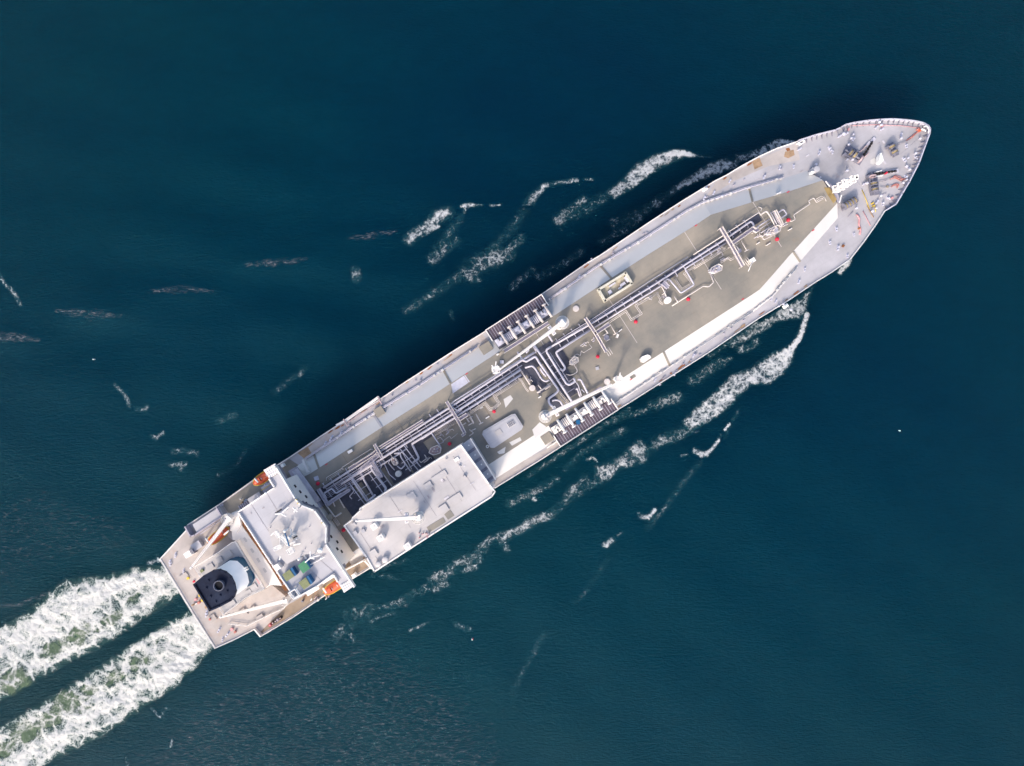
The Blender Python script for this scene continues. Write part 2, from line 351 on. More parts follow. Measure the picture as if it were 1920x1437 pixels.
def foam(name, label, kind, polys=(), strokes=(), greens=(), res=3.0, lift=.08, bumpy=0.0, group=None):
    pts = [p for pl in polys for p in pl[0]] + [(p[0] + s * st[1], p[1] + q * st[1]) for st in strokes for p in st[0] for s in (-1, 1) for q in (-1, 1)]
    m_ = 6; x0 = min(p[0] for p in pts) - m_; x1 = max(p[0] for p in pts) + m_; y0 = min(p[1] for p in pts) - m_; y1 = max(p[1] for p in pts) + m_
    nx = int((x1 - x0) / res) + 2; ny = int((y1 - y0) / res) + 2
    X, Y = np.meshgrid(x0 + np.arange(nx) * res, y0 + np.arange(ny) * res)
    D = np.zeros(X.shape)
    sm = lambda t: t * t * (3 - 2 * t)
    for pl in polys:
        p, e, I = pl; ins = poly_in(X, Y, p); d = np.full(X.shape, 1e9)
        for i in range(len(p)): d = np.minimum(d, seg_dist(X, Y, p[i], p[(i + 1) % len(p)])[0])
        sd_ = np.where(ins, d, -d); D = np.maximum(D, I * sm(np.clip((sd_ + e * .35) / e, 0, 1)))
    for st in strokes:
        p, r, I = st[:3]
        for i in range(len(p) - 1):
            d, t = seg_dist(X, Y, p[i], p[i + 1]); ra = r
            if len(st) > 3: ra = r * (st[3][i] * (1 - t) + st[3][i + 1] * t)
            D = np.maximum(D, I * sm(np.clip(1.15 - d / ra, 0, 1)))
    Gn = np.zeros(X.shape)
    for g in greens: Gn = np.maximum(Gn, (g[4] if len(g) > 4 else 1.) * sm(np.clip(1.3 - np.hypot((X - g[0]) * .84 - (Y - g[1]) * .54, ((X - g[0]) * .54 + (Y - g[1]) * .84) * 1.7) / g[2], 0, 1)))
    keep = D > .02; idx = -np.ones(X.shape, int); mb = MB(); F = []; GG = []
    use = np.zeros(X.shape, bool)
    cell = keep[:-1, :-1] | keep[1:, :-1] | keep[:-1, 1:] | keep[1:, 1:]
    for a, b in ((slice(0, -1), slice(0, -1)), (slice(1, None), slice(0, -1)), (slice(0, -1), slice(1, None)), (slice(1, None), slice(1, None))): use[a, b] |= cell
    for j, i in zip(*np.nonzero(use)):
        w_ = P(X[j, i], Y[j, i], 0); z = swell(w_.x, w_.y) + lift
        if bumpy: z += max(0, bumpy * D[j, i]) * max(0, .6 + noise.noise(Vector((w_.x * .28, w_.y * .28, 0))) + .6 * noise.noise(Vector((w_.x * .8, w_.y * .8, 3))))
        idx[j, i] = len(mb.v); mb.v.append((w_.x, w_.y, z)); F.append(D[j, i]); GG.append(Gn[j, i])
    for j, i in zip(*np.nonzero(cell)): mb.f.append([idx[j, i], idx[j + 1, i], idx[j + 1, i + 1], idx[j, i + 1]]); mb.m.append(0)
    o = obj(name, mb, FM[kind], smooth=True)
    for nm, arr in (('foam', F), ('green', GG)):
        at = o.data.attributes.new(nm, 'FLOAT', 'POINT'); at.data.foreach_set('value', arr)
    setp(o, label, 'foam', group, 'stuff'); return o
# the churned propeller wake, two arms
foam('wake_foam', 'broad white churned arm of wake nearer the port corner of the stern', 'churn',
     polys=[([(345, 1068), (325, 1062), (255, 1065), (193, 1081), (127, 1087), (85, 1118), (45, 1152), (0, 1178), (-120, 1225), (-260, 1290), (-260, 1460), (-120, 1378), (0, 1315), (60, 1280), (122, 1246), (198, 1207), (283, 1150), (340, 1114)], 30, .90)],
     strokes=[([(330, 1082), (290, 1085), (240, 1092), (190, 1108)], 26, 1.22), ([(330, 1095), (260, 1135), (180, 1190), (100, 1240), (0, 1290)], 12, 1.05), ([(190, 1100), (140, 1125), (80, 1160), (0, 1215), (-100, 1270)], 24, 1.04)],
     greens=[(147, 1191, 40, 0, .9), (99, 1220, 34, 0, .9), (28, 1276, 50, 0, .9), (210, 1160, 30, 0, .85), (255, 1122, 26, 0, .6), (180, 1186, 14, 0, .8), (290, 1105, 14, 0, .45), (-60, 1310, 40), (120, 1150, 8, 0, .4)], res=2.6, bumpy=.45)
foam('wake_foam', 'broad white churned arm of wake nearer the starboard corner of the stern', 'churn',
     polys=[([(372, 1152), (355, 1146), (311, 1169), (255, 1211), (198, 1243), (125, 1291), (57, 1331), (0, 1365), (-120, 1440), (-260, 1530), (-260, 1700), (-120, 1600), (0, 1510), (99, 1424), (198, 1376), (283, 1318), (335, 1284), (371, 1232), (402, 1208), (398, 1195)], 30, .90)],
     strokes=[([(375, 1175), (375, 1205), (345, 1240), (300, 1270)], 30, 1.25), ([(300, 1270), (240, 1305), (170, 1340), (100, 1385), (30, 1430)], 26, 1.08), ([(360, 1160), (300, 1190), (240, 1225)], 14, 1.0)],
     greens=[(125, 1319, 44, 0, .9), (164, 1299, 32, 0, .9), (96, 1346, 36, 0, .9), (48, 1372, 46, 0, .9), (215, 1268, 32, 0, .9), (263, 1240, 30, 0, .75), (10, 1405, 30), (160, 1330, 22, 0, .7), (330, 1172, 12, 0, .5), (-60, 1440, 40), (290, 1205, 14, 0, .5)], res=2.6, bumpy=.45)
foam('foam_streak', 'thin pale streak of foam left of the upper wake arm', 'streak', strokes=[([(-20, 1140), (30, 1136), (62, 1124), (90, 1112)], 9, .75), ([(-10, 1160), (30, 1155), (60, 1150)], 5, .5)])
foam('foam_lace', 'ragged wisps of foam between the two wake arms', 'lace', strokes=[([(400, 1210), (388, 1216), (376, 1226)], 8, .6), ([(300, 1050), (290, 1052), (280, 1056)], 7, .65), ([(285, 1330), (300, 1345), (312, 1330)], 5, .5), ([(320, 1400), (322, 1388)], 5, .5), ([(240, 1437), (238, 1420)], 6, .5)])
# port side bow waves
foam('bow_wave_foam', 'long white breaking bow wave crest on the port side, brightest and farthest from hull', 'lace',
     polys=[([(1151, 376), (1134, 360), (1163, 338), (1196, 305), (1235, 286), (1264, 280), (1290, 283), (1314, 294), (1285, 297), (1243, 315), (1215, 334), (1182, 358)], 11, .74),
            ([(1238, 290), (1264, 280), (1290, 283), (1314, 294), (1285, 296), (1255, 296)], 7, 1.1)], strokes=[([(1312, 294), (1332, 295)], 3, .6)], bumpy=.2)
foam('bow_wave_foam', 'second port bow wave crest ending against the hull edge', 'lace',
     polys=[([(1244, 362), (1258, 369), (1290, 350), (1326, 336), (1392, 312), (1362, 295), (1334, 303), (1292, 330)], 11, .70), ([(1345, 308), (1392, 312), (1365, 300)], 6, .9)], bumpy=.2)
foam('bow_wave_foam', 'port bow wave foam closest to the bow, curling out from the hull', 'lace',
     polys=[([(1423, 277), (1450, 262), (1475, 260), (1497, 265), (1480, 276), (1440, 290), (1415, 298)], 9, .74), ([(1450, 263), (1475, 261), (1497, 265), (1475, 271)], 5, 1.05)],
     strokes=[([(1425, 285), (1395, 296), (1380, 300)], 12, .55)], bumpy=.2)
foam('foam_lace', 'hooked foam trail left of the big port bow wave', 'lace', strokes=[([(986, 394), (1000, 368), (1022, 348)], 13, .70, (1, .9, .6)), ([(1022, 348), (1050, 343), (1082, 338)], 6, .62), ([(1095, 337), (1112, 337)], 3, .5)])
foam('foam_lace', 'faint teal lacy foam below the hooked trail', 'lace', strokes=[([(1050, 412), (1068, 396), (1095, 374)], 17, .52, (1, .8, .6)), ([(1052, 430), (1054, 431)], 3, .7)])
foam('foam_lace', 'bright beaded foam band with a round clump at its left end', 'lace', strokes=[([(768, 448), (790, 432), (808, 424)], 16, .66, (1.1, .9, .7)), ([(808, 420), (818, 408), (840, 400)], 17, .62), ([(798, 436), (822, 424)], 6, .8)])
foam('foam_lace', 'thin broken white crest line right of the beaded foam band', 'lace', strokes=[([(867, 388), (878, 385), (886, 386)], 6, .85), ([(872, 394), (870, 400)], 4, .6), ([(888, 386), (905, 386)], 3, .55), ([(918, 386), (938, 385)], 3, .72)])
foam('foam_lace', 'dim speckled foam patch under the beaded band', 'lace', strokes=[([(810, 486), (830, 470), (852, 452)], 16, .46)])
foam('foam_lace', 'largest oval of lacy teal foam on the port side amidships', 'lace', strokes=[([(880, 510), (900, 494), (930, 484), (955, 474)], 26, .54, (1.1, 1, 1, .7)), ([(955, 470), (976, 448)], 13, .42), ([(880, 524), (898, 524)], 9, .55)])
foam('foam_lace', 'small faint round of foam specks in dark water, port side', 'lace', strokes=[([(667, 508), (668, 522)], 13, .46)])
foam('foam_lace', 'barely visible foam wisps near the port hull', 'lace', strokes=[([(765, 582), (785, 568), (830, 540), (860, 520)], 14, .33), ([(845, 585), (850, 600)], 6, .42), ([(960, 540), (985, 520), (998, 508)], 12, .34), ([(570, 690), (560, 705)], 8, .38), ([(515, 735), (540, 715), (560, 700)], 10, .3)])
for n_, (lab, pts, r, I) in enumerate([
    ('painted ripple glint on the wave crest touching the left edge of the picture', [(-60, 631), (-10, 632), (28, 632), (75, 638)], 17, .76),
    ('painted ripple glint on the second wave crest from the left edge', [(108, 584), (150, 588), (185, 590), (228, 592)], 16, .74),
    ('painted ripple glint on the third wave crest from the left edge', [(280, 547), (325, 544), (352, 543), (400, 548)], 14, .72),
    ('painted ripple glint on the fourth wave crest, with a tail of white flecks', [(462, 498), (500, 494), (525, 493), (576, 487)], 13, .72),
    ('short painted ripple glint on the crest left of the beaded foam band', [(655, 449), (688, 443), (708, 439), (745, 434)], 12, .74)]):
    foam('painted_crest_glint', lab, 'streak', strokes=[(pts, r, I, (.45, .95, 1, .4))], group='painted pinkish glints along the port wave train')  # pale sheets: sky reflection on the crests put in as colour
for lab, st in [('dotted foam line entering at the left edge above the glints', [([(0, 515), (8, 532), (24, 545), (32, 560), (38, 572)], 6, .50)]),
    ('dotted foam line ending in a small tuft, left of the ship', [([(218, 722), (232, 738), (240, 750), (243, 762)], 6, .50), ([(256, 768), (270, 768), (276, 762)], 6, .6)]),
    ('small forked foam tuft left of the ship', [([(284, 818), (292, 824), (306, 812)], 6, .54)]),
    ('loose round of foam flecks left of the accommodation', [([(326, 848), (345, 844), (368, 850)], 8, .48), ([(340, 880), (350, 868), (322, 872)], 7, .45)]),
    ('faint foam arc beside the port quarter', [([(410, 790), (430, 782), (440, 778)], 10, .38), ([(410, 890), (430, 882), (445, 870), (460, 845)], 6, .34)])]:
    foam('foam_flecks', lab, 'lace', strokes=st, group='small foam flecks on the port side')
# starboard
foam('bow_wave_foam', 'small foam fringe at the starboard shoulder of the bow', 'lace', polys=[([(1568, 512), (1580, 492), (1592, 478), (1602, 462), (1606, 458), (1600, 480), (1592, 500), (1576, 517)], 6, .95)], bumpy=.3)
foam('bow_wave_foam', 'thick white starboard bow wave with a bulb-shaped foam body', 'lace',
     polys=[([(1290, 812), (1278, 790), (1306, 762), (1340, 733), (1372, 702), (1410, 688), (1445, 662), (1476, 648), (1490, 650), (1486, 680), (1470, 702), (1445, 720), (1412, 724), (1395, 735), (1370, 762), (1335, 790)], 12, .80),
            ([(1460, 668), (1478, 646), (1492, 648), (1484, 682), (1468, 700)], 8, 1.05), ([(1300, 790), (1325, 765), (1360, 735), (1380, 715), (1398, 722), (1365, 752), (1325, 785)], 12, .95)],
     strokes=[([(1512, 590), (1504, 618), (1494, 640), (1478, 660)], 8, 1.05)], bumpy=.35, res=2.4)
foam('foam_lace', 'fan of streaked foam spreading between starboard hull and bow wave', 'lace',
     polys=[([(1470, 575), (1500, 556), (1528, 534), (1520, 560), (1508, 592), (1500, 600), (1468, 602), (1430, 612), (1392, 640), (1370, 646), (1420, 605)], 10, .68)],
     strokes=[([(1440, 610), (1400, 632), (1372, 646)], 9, .62), ([(1420, 640), (1400, 655), (1388, 656)], 10, .56), ([(1350, 680), (1320, 700), (1298, 714)], 15, .48), ([(1370, 672), (1330, 692)], 7, .4)])
foam('foam_lace', 'scattered foam wisps along the starboard hull amidships', 'lace', strokes=[([(1225, 760), (1245, 752), (1270, 745)], 15, .50), ([(1150, 790), (1175, 780), (1210, 770)], 8, .45), ([(1120, 830), (1145, 820), (1170, 808)], 11, .38), ([(1060, 880), (1090, 850), (1130, 830)], 10, .3), ([(1410, 590), (1400, 600)], 6, .5)])
foam('foam_lace', 'beads of foam linking the bow wave to the next foam cloud', 'lace', strokes=[([(1285, 810), (1262, 822), (1240, 826)], 13, .52), ([(1240, 828), (1222, 838)], 9, .42)])
foam('foam_cloud', 'foam cloud abreast of the starboard manifold', 'lace', polys=[([(1218, 840), (1202, 822), (1180, 836), (1160, 856), (1116, 874), (1112, 895), (1125, 908), (1145, 900), (1165, 882), (1212, 868)], 15, .64)], strokes=[([(1100, 862), (1112, 858), (1120, 866)], 4, .6)], bumpy=.15)
foam('foam_cloud', 'thinner ragged foam cloud below the starboard manifold', 'lace', strokes=[([(1062, 935), (1072, 918), (1088, 912)], 12, .54), ([(1088, 905), (1096, 895), (1108, 910)], 9, .5)])
foam('foam_cloud', 'curled foam cloud abreast of the machinery house', 'lace', strokes=[([(1038, 962), (1015, 972), (990, 980)], 14, .55), ([(990, 985), (960, 1000), (945, 1008)], 14, .62), ([(950, 1030), (935, 1006), (912, 1018), (898, 1030)], 12, .55)], bumpy=.15)
foam('foam_cloud', 'long foam cloud abreast of the starboard bridge wing', 'lace', strokes=[([(895, 1050), (870, 1048), (850, 1064), (836, 1078), (810, 1085)], 15, .54), ([(838, 1095), (815, 1105)], 10, .55), ([(892, 1062), (870, 1070)], 8, .55)])
foam('foam_cloud', 'dim brownish foam patches below the starboard quarter', 'lace', strokes=[([(775, 1112), (755, 1125), (735, 1135), (712, 1140)], 11, .46), ([(740, 1150), (712, 1155), (698, 1165)], 6, .55), ([(664, 1200), (658, 1192)], 8, .55), ([(715, 1080), (745, 1083)], 8, .36), ([(650, 1150), (690, 1140), (700, 1170)], 16, .3)])
foam('foam_lace', 'foam wisp between the machinery house and the curled cloud', 'lace', strokes=[([(955, 945), (985, 930), (1020, 912), (1042, 900)], 12, .44), ([(1000, 935), (1004, 938)], 6, .6)])
for lab, st in [('small leaf shaped whitecap above the larger one', [([(1360, 806), (1364, 800), (1368, 795)], 4, 1.0)]),
    ('largest whitecap, with a curved tail pointing up', [([(1304, 846), (1315, 852), (1325, 851)], 8.5, .86), ([(1325, 850), (1338, 840), (1348, 826)], 5, .88), ([(1348, 826), (1353, 814)], 2.5, .6), ([(1278, 855), (1288, 852)], 4, .6)]),
    ('middle whitecap shaped like a boomerang', [([(1202, 968), (1215, 972)], 8, .86), ([(1215, 970), (1228, 956)], 6, .86), ([(1196, 962), (1200, 962)], 3, .6)]),
    ('lowest whitecap of the starboard row', [([(1136, 1022), (1146, 1014)], 10, .74), ([(1158, 1004), (1168, 998)], 4, .52)]),
    ('faint curled foam wisp near the red and white buoy', [([(856, 1172), (868, 1176), (880, 1180)], 9, .52)]),
    ('thin slanting foam streak left of the buoy', [([(768, 1182), (784, 1176), (804, 1166)], 4, .58)])]:
    foam('whitecap', lab, 'lace', strokes=st, group='whitecaps off the starboard side', bumpy=.15)
foam('foam_lace', 'dim torn foam veil hugging the port hull ahead of the manifold', 'lace', strokes=[([(1010, 520), (1050, 500), (1090, 472)], 12, .36), ([(1130, 455), (1170, 430), (1200, 408)], 14, .40), ([(1210, 395), (1232, 378)], 12, .46)])
foam('foam_lace', 'thin wash line along the starboard hull side aft of the bow wave', 'lace', strokes=[([(1420, 606), (1380, 632), (1330, 668)], 7, .46), ([(1180, 768), (1120, 806), (1060, 846), (990, 892)], 8, .36), ([(700, 1078), (730, 1060), (760, 1050)], 8, .34)])
foam('wake_line', 'long faint teal line in the water running down from the largest whitecap', 'lace', strokes=[([(1310, 870), (1280, 905), (1250, 950), (1215, 990)], 9, .30), ([(1140, 1050), (1110, 1095), (1080, 1130)], 8, .22), ([(1020, 1190), (985, 1250), (960, 1300)], 9, .30), ([(1360, 820), (1372, 790), (1385, 770)], 5, .24)])
foam('foam_lace', 'faint broken band of foam joining the starboard foam clouds', 'lace', strokes=[([(1125, 902), (1100, 915), (1060, 940), (1030, 968)], 13, .38), ([(905, 1030), (880, 1052)], 18, .40), ([(830, 1085), (790, 1108), (760, 1128)], 14, .40), ([(1300, 800), (1240, 826), (1200, 850)], 17, .38), ([(700, 1140), (660, 1170), (630, 1190)], 18, .30)])
foam('foam_lace', 'faint foam freckles joining the port bow wave crests', 'lace', strokes=[([(1130, 372), (1100, 392), (1060, 408)], 16, .34), ([(985, 395), (960, 430), (920, 470)], 14, .30), ([(862, 410), (840, 440), (815, 470)], 13, .30), ([(1250, 370), (1200, 400), (1150, 420)], 14, .32)])
foam('foam_flecks', 'sparse pale ripple flecks over the choppy water below the stern and hull', 'streak', polys=[([(430, 1240), (520, 1210), (640, 1150), (720, 1180), (800, 1230), (900, 1300), (980, 1420), (960, 1500), (120, 1500), (250, 1380), (360, 1290)], 110, .56)], res=5)
foam('foam_flecks', 'sparse pale ripple flecks on the water beside the upper wake arm', 'streak', polys=[([(-40, 940), (80, 900), (250, 960), (300, 1040), (120, 1070), (-40, 1130)], 60, .48)], res=5)
# ================================================================ SHIP
ship = empty('gas_carrier_ship', P(1034, 694, 0)); setp(ship, 'long grey and khaki gas tanker steaming towards the upper right', 'ship')
ZD, ZT = 15.0, 17.8
deck_pts = [(301, 1048), (353, 991), (353, 984), (416, 943), (476, 900), (543, 858), (599, 820), (628, 801), (710, 751), (755, 720), (848, 660), (911, 621), (1016, 552), (1100, 494), (1124, 480), (1220, 415.5), (1275, 380), (1340, 340), (1362, 329), (1388, 313), (1424, 293.5), (1456, 279), (1495, 266), (1525, 256), (1563, 246.5), (1573, 242), (1582, 236.5), (1600, 232.5), (1623, 229), (1647, 227), (1670, 226), (1698, 228), (1716, 230.5), (1728, 233.5), (1736, 238), (1740, 244), (1739, 253), (1731, 275), (1719, 308), (1701, 343), (1688, 365), (1676, 385), (1658, 396), (1640, 424), (1618, 455), (1593, 487), (1560, 510), (1529, 529), (1474, 566), (1421, 598), (1327, 662), (1180, 755), (1152, 772), (1054, 836), (1017, 860), (928, 915), (815, 987), (696, 1064), (658, 1087), (611, 1115), (550, 1157), (491, 1192), (481, 1178), (440, 1199), (404, 1215), (362, 1149), (341, 1120)]
def hullpt(p, zd):
    c = P(1034, 694, ZD); q = P(p[0], p[1], ZD) - c; u = q.x * math.cos(TH) + q.y * math.sin(TH); v = -q.x * math.sin(TH) + q.y * math.cos(TH)
    t = max(0, min(1, (ZD - zd) / 15)); k = max(0, (u - 70) / 72); ka = max(0, (-u - 95) / 50)
    v *= (1 - .5 * t * min(1, k) ** 1.3) * (1 - .25 * t * min(1, ka)); u -= t * (9 * min(1, k) ** 2 - 7 * min(1, ka) ** 2)
    return Vector((c.x + u * math.cos(TH) - v * math.sin(TH), c.y + u * math.sin(TH) + v * math.cos(TH), zd))
mb = MB(); n = len(deck_pts); levels = [ZD - .05, 11, 6, 0, -4]
for z in levels: mb.v += [tuple(hullpt(p, z)) for p in deck_pts]
for l in range(len(levels) - 1):
    for i in range(n): mb.f.append([l * n + i, l * n + (i + 1) % n, (l + 1) * n + (i + 1) % n, (l + 1) * n + i]); mb.m.append(0)
obj('hull', mb, M['hull'], ship)
mb = MB(); mb.prism(deck_pts, ZD, ZD - .3); obj('main_deck', mb, M['deck'], ship)
# side rails and bow bulwark
bow = deck_pts[22:43]
mb = MB(); mb.wall(bow, ZD, ZD + 1.4, .34); obj('bow_bulwark', mb, M['lite'], ship)
for i in range(len(bow) - 1):                                       # frames behind the bulwark
    a, b = P(*bow[i], ZD), P(*bow[i + 1], ZD); L = (b - a).length; d = (b - a).normalized(); nr = Vector((d.y, -d.x, 0))
    for k in range(max(1, int(L / 1.5))):
        p = a.lerp(b, (k + .5) / max(1, int(L / 1.5))); q = p + nr * 1.5
        s_ = d * .10; mb = MB(); mb.add([p - s_, p + s_, q + s_, q - s_, p - s_ + Vector((0, 0, 1.2)), p + s_ + Vector((0, 0, 1.2))], [[0, 1, 2, 3], [4, 5, 2, 3], [0, 3, 4], [1, 2, 5]])
        obj('bulwark_frame', mb, M['mach'], ship)
for seg in (deck_pts[2:12], deck_pts[12:23], deck_pts[42:53], deck_pts[53:56], deck_pts[57:62] , deck_pts[62:66] + deck_pts[:3]):
    mb = MB(); mb.wall(seg, ZD, ZD + .35, .30); mb.rail(seg, ZD + .35, .8, .06, 2.5); obj('deck_edge_rail', mb, M['white'], ship)
# deck coatings (thin layers)
def sheet(name, pts, z, m, parent=ship, th=.02):
    mb = MB(); mb.prism(pts, z, z - th); return obj(name, mb, m, parent)
sheet('aft_deck_coating', [(304, 1048), (356, 992), (420, 950), (545, 1130), (488, 1185), (482, 1176), (405, 1211)], ZD + .06, M['aft'])
sheet('side_deck_coating', [(418, 944), (476, 903), (543, 861), (571, 880), (560, 905), (470, 975), (425, 975)], ZD + .03, M['khaki'])
sheet('side_deck_coating', [(548, 1130), (505, 1150), (484, 1176), (491, 1188), (550, 1153), (611, 1111), (658, 1083), (692, 1062), (676, 1040), (640, 1040), (600, 1100)], ZD + .03, M['brown'])
sheet('side_deck_coating', [(556, 852), (600, 822), (626, 804), (640, 812), (604, 838), (575, 860)], ZD + .03, M['aft'])
sheet('deck_patch', [(558, 850), (577, 838), (585, 852), (576, 860), (570, 860)], ZD + .08, M['rustl'])
sheet('side_deck_coating', [(846, 665), (905, 627), (920, 645), (888, 660), (862, 674), (838, 688), (826, 680)], ZD + .03, M['aft'])
sheet('deck_patch', [(1410, 303), (1424, 296), (1430, 311), (1415, 318)], ZD + .08, M['rustl'])
sheet('deck_patch', [(1472, 285), (1488, 281), (1490, 291), (1478, 297), (1470, 294)], ZD + .08, M['rustl'])
sheet('deck_patch', [(1473, 279), (1480, 277), (1482, 282), (1476, 284)], ZD + .08, M['rust'])
sheet('side_deck_coating', [(1022, 551), (1100, 498), (1124, 484), (1150, 468), (1156, 480), (1125, 499), (1058, 545), (1034, 562)], ZD + .03, M['aft'])
sheet('side_deck_coating', [(1342, 342), (1424, 298), (1470, 279), (1494, 270), (1500, 300), (1440, 312), (1380, 338), (1340, 362), (1325, 368)], ZD + .03, M['aft'])
sheet('side_deck_coating', [(1024, 842), (1044, 828), (1050, 836), (1017, 857), (930, 911), (920, 897)], ZD + .03, M['aft'])
# ---------------------------------------------------------------- cargo trunk
TB = [((582, 888), (574, 863)), ((714, 803), (699, 780)), ((798, 750), (785, 727)), ((910, 676.5), (897, 652)), ((1030, 598), (1017, 574)), ((1145, 522.5), (1125, 500)), ((1220, 474.6), (1206, 452)), ((1306, 421), (1290, 398)), ((1333, 403), (1320, 382)), ((1405, 381), (1399, 356)), ((1480, 359), (1470, 334.5)), ((1543, 338), (1513, 321)),
      ((1570, 381), (1571, 409)), ((1478, 482), (1492, 500)), ((1446, 519), (1462, 536)), ((1424, 543.5), (1449, 552)), ((1410, 553), (1410, 582)), ((1237, 664.5), (1249, 690)), ((1180, 701), (1195, 726)), ((1008, 812), (1024, 838)), ((934, 860), (945, 888)), ((700, 1010), (712, 1037)), ((655, 1040), (660, 1062)), ((548, 905), (548, 880))]
top = [a for a, b in TB]; bot = [b for a, b in TB]
mb = MB(); mb.cur = 0
vt = [P(*p, ZT) for p in top]; vb = [P(*p, ZD) for p in bot]; n = len(vt)
mb.v = [tuple(v) for v in vt + vb]
for i in range(n): mb.f.append([i, n + i, n + (i + 1) % n, (i + 1) % n][::-1] if False else [i, (i + 1) % n, n + (i + 1) % n, n + i]); mb.m.append(0)
trunk = obj('cargo_trunk', mb, M['slope'], ship)
mb = MB(); mb.prism(top, ZT + .02, ZT - .2); obj('trunk_deck', mb, M['khaki'], trunk)
# expansion seams across the sloping sides and their dark feet
def slope_strip(p, q, w_, m, nm, parent=trunk):
    a = P(*p, ZT); b = P(*q, ZD); d = Vector((math.cos(TH), math.sin(TH), 0)) * w_ / 2; up = Vector((0, 0, .12)); out = (b - a); out.z = 0; up += out.normalized() * .12
    mb = MB(); mb.add([a - d + up, a + d + up, b + d + up, b - d + up, a - d - up, a + d - up, b + d - up, b - d - up], [[0, 1, 2, 3], [3, 2, 6, 7], [0, 4, 5, 1], [0, 3, 7, 4], [1, 5, 6, 2]]); return obj(nm, mb, m, parent)
def on_side(side, x):
    prs = TB[:12] if side < 0 else TB[12:22]
    for i in range(len(prs) - 1):
        (a, b), (c, d) = prs[i], prs[i + 1]
        if min(a[0], c[0]) <= x <= max(a[0], c[0]):
            t = (x - a[0]) / (c[0] - a[0]); return (x, a[1] + t * (c[1] - a[1])), (b[0] + t * (d[0] - b[0]), b[1] + t * (d[1] - b[1]))
for side, xs_ in ((-1, (598, 716, 845, 1146, 1411)), (1, (1487, 1244))):
    for x in xs_:
        r = on_side(side, x); slope_strip(r[0], r[1], .7, M['khaki'] if x != 716 else M['deck'], 'expansion_seam')
for side, x, w_ in ((-1, 733, 3.2), (-1, 915, 4.5), (1, 1186, 2.0), (1, 1020, 3.0)):
    r = on_side(side, x)
    if side < 0: a = ((r[0][0] * .35 + r[1][0] * .65), (r[0][1] * .35 + r[1][1] * .65))
# grey-green square steps cut in the side slope
for cx, cy, L, W, z in ((711, 772, 17, 16, 16.5), (912, 654, 22, 20, 16.8), (1186, 706, 10, 8, 17.3), (1137, 706, 1, 1, 21), (1086, 552, 12, 10, 16.6)):
    if L > 2: mb = MB(); mb.box(cx, cy, L, W, z, z - ZD - .1); obj('side_platform', mb, M['khaki'], ship)
for p, q in (((836, 745), (0, 0)),):
    pass
sheet('deck_patch', [(846, 721), (872, 703), (881, 716), (849, 738)], ZT + .06, M['lite'])
sheet('deck_patch', [(944, 749), (957, 741), (962, 748), (948, 765)], ZT + .06, M['slope'])
sheet('deck_patch', [(932, 848), (948, 838), (946, 850), (936, 852)], ZT + .06, M['slope'])
sheet('deck_patch', [(955, 830), (975, 820), (978, 826), (960, 836)], ZT + .06, M['slope'])
for pts in ([(1140, 552), (1168, 535), (1178, 547), (1150, 564)], ): pass
# seams on the trunk deck
for x in (640, 742, 869, 1000, 1125, 1283, 1411):
    (a, _) = on_side(-1, x); b = (a[0] + 128 * .5402, a[1] + 128 * .8415)
    if x > 1300: b = (a[0] + 100 * .54, a[1] + 100 * .84)
    sheet('deck_seam', [(a[0], a[1]), (a[0] + .7, a[1] - .4), (b[0] + .7, b[1] - .4), b], ZT + .07, M['pipel'] if x > 900 else M['brown'])
# serrated brackets with a pipe run along the foot of the port slope
def lerp_line(pts, step):
    out = []; acc = 0
    for i in range(len(pts) - 1):
        a, b = pts[i], pts[i + 1]; L = math.hypot(b[0] - a[0], b[1] - a[1]); d = acc
        while d < L: out.append((a[0] + (b[0] - a[0]) * d / L, a[1] + (b[1] - a[1]) * d / L, math.degrees(math.atan2(-(b[1] - a[1]), b[0] - a[0])))); d += step
        acc = d - L
    return out
for (lo, hi, off) in ((0, 3, 2.5), (4, 10, 2.5), (13, 16, -2.5), (16, 19, -2.5)):
    base = [(b[0] + (-.54 if off > 0 else .54) * abs(off), b[1] + (-.84 if off > 0 else .84) * abs(off)) for a, b in TB[lo:hi + 1]]
    mb = MB(); mb.tube(base, .22, z=ZD + .9, n=6)
    off2 = [(x + (-.54 if off > 0 else .54) * 2.2, y + (-.84 if off > 0 else .84) * 2.2) for x, y in base]
    if off > 0: mb.tube(off2, .14, z=ZD + .8, n=5)
    obj('side_pipe', mb, M['slope'] if off < 0 else M['pipe'], ship, smooth=True)
    for x, y, a in lerp_line(base, 9):
        if random.random() < .8: mb = MB(); mb.box(x, y, random.uniform(2, 5), random.uniform(2.5, 4.5), ZD + random.uniform(.5, 1.6), 1.5, a); obj('pipe_stool', mb, M['slope'], ship)
for k in range(34):
    s_ = random.choice((-1, -1, 1)); x = random.uniform(600, 1490) if s_ < 0 else random.uniform(1200, 1400)
    r = on_side(s_, x); t = random.uniform(1.25, 1.75); px_, py_ = r[0][0] + (r[1][0] - r[0][0]) * t, r[0][1] + (r[1][1] - r[0][1]) * t
    if 890 < px_ < 1040: continue
    mb = MB(); mb.box(px_, py_, random.uniform(1.5, 4), random.uniform(1.5, 3), ZD + random.uniform(.3, 1.1), 1.0); obj('deck_fitting', mb, M['frame'], ship)

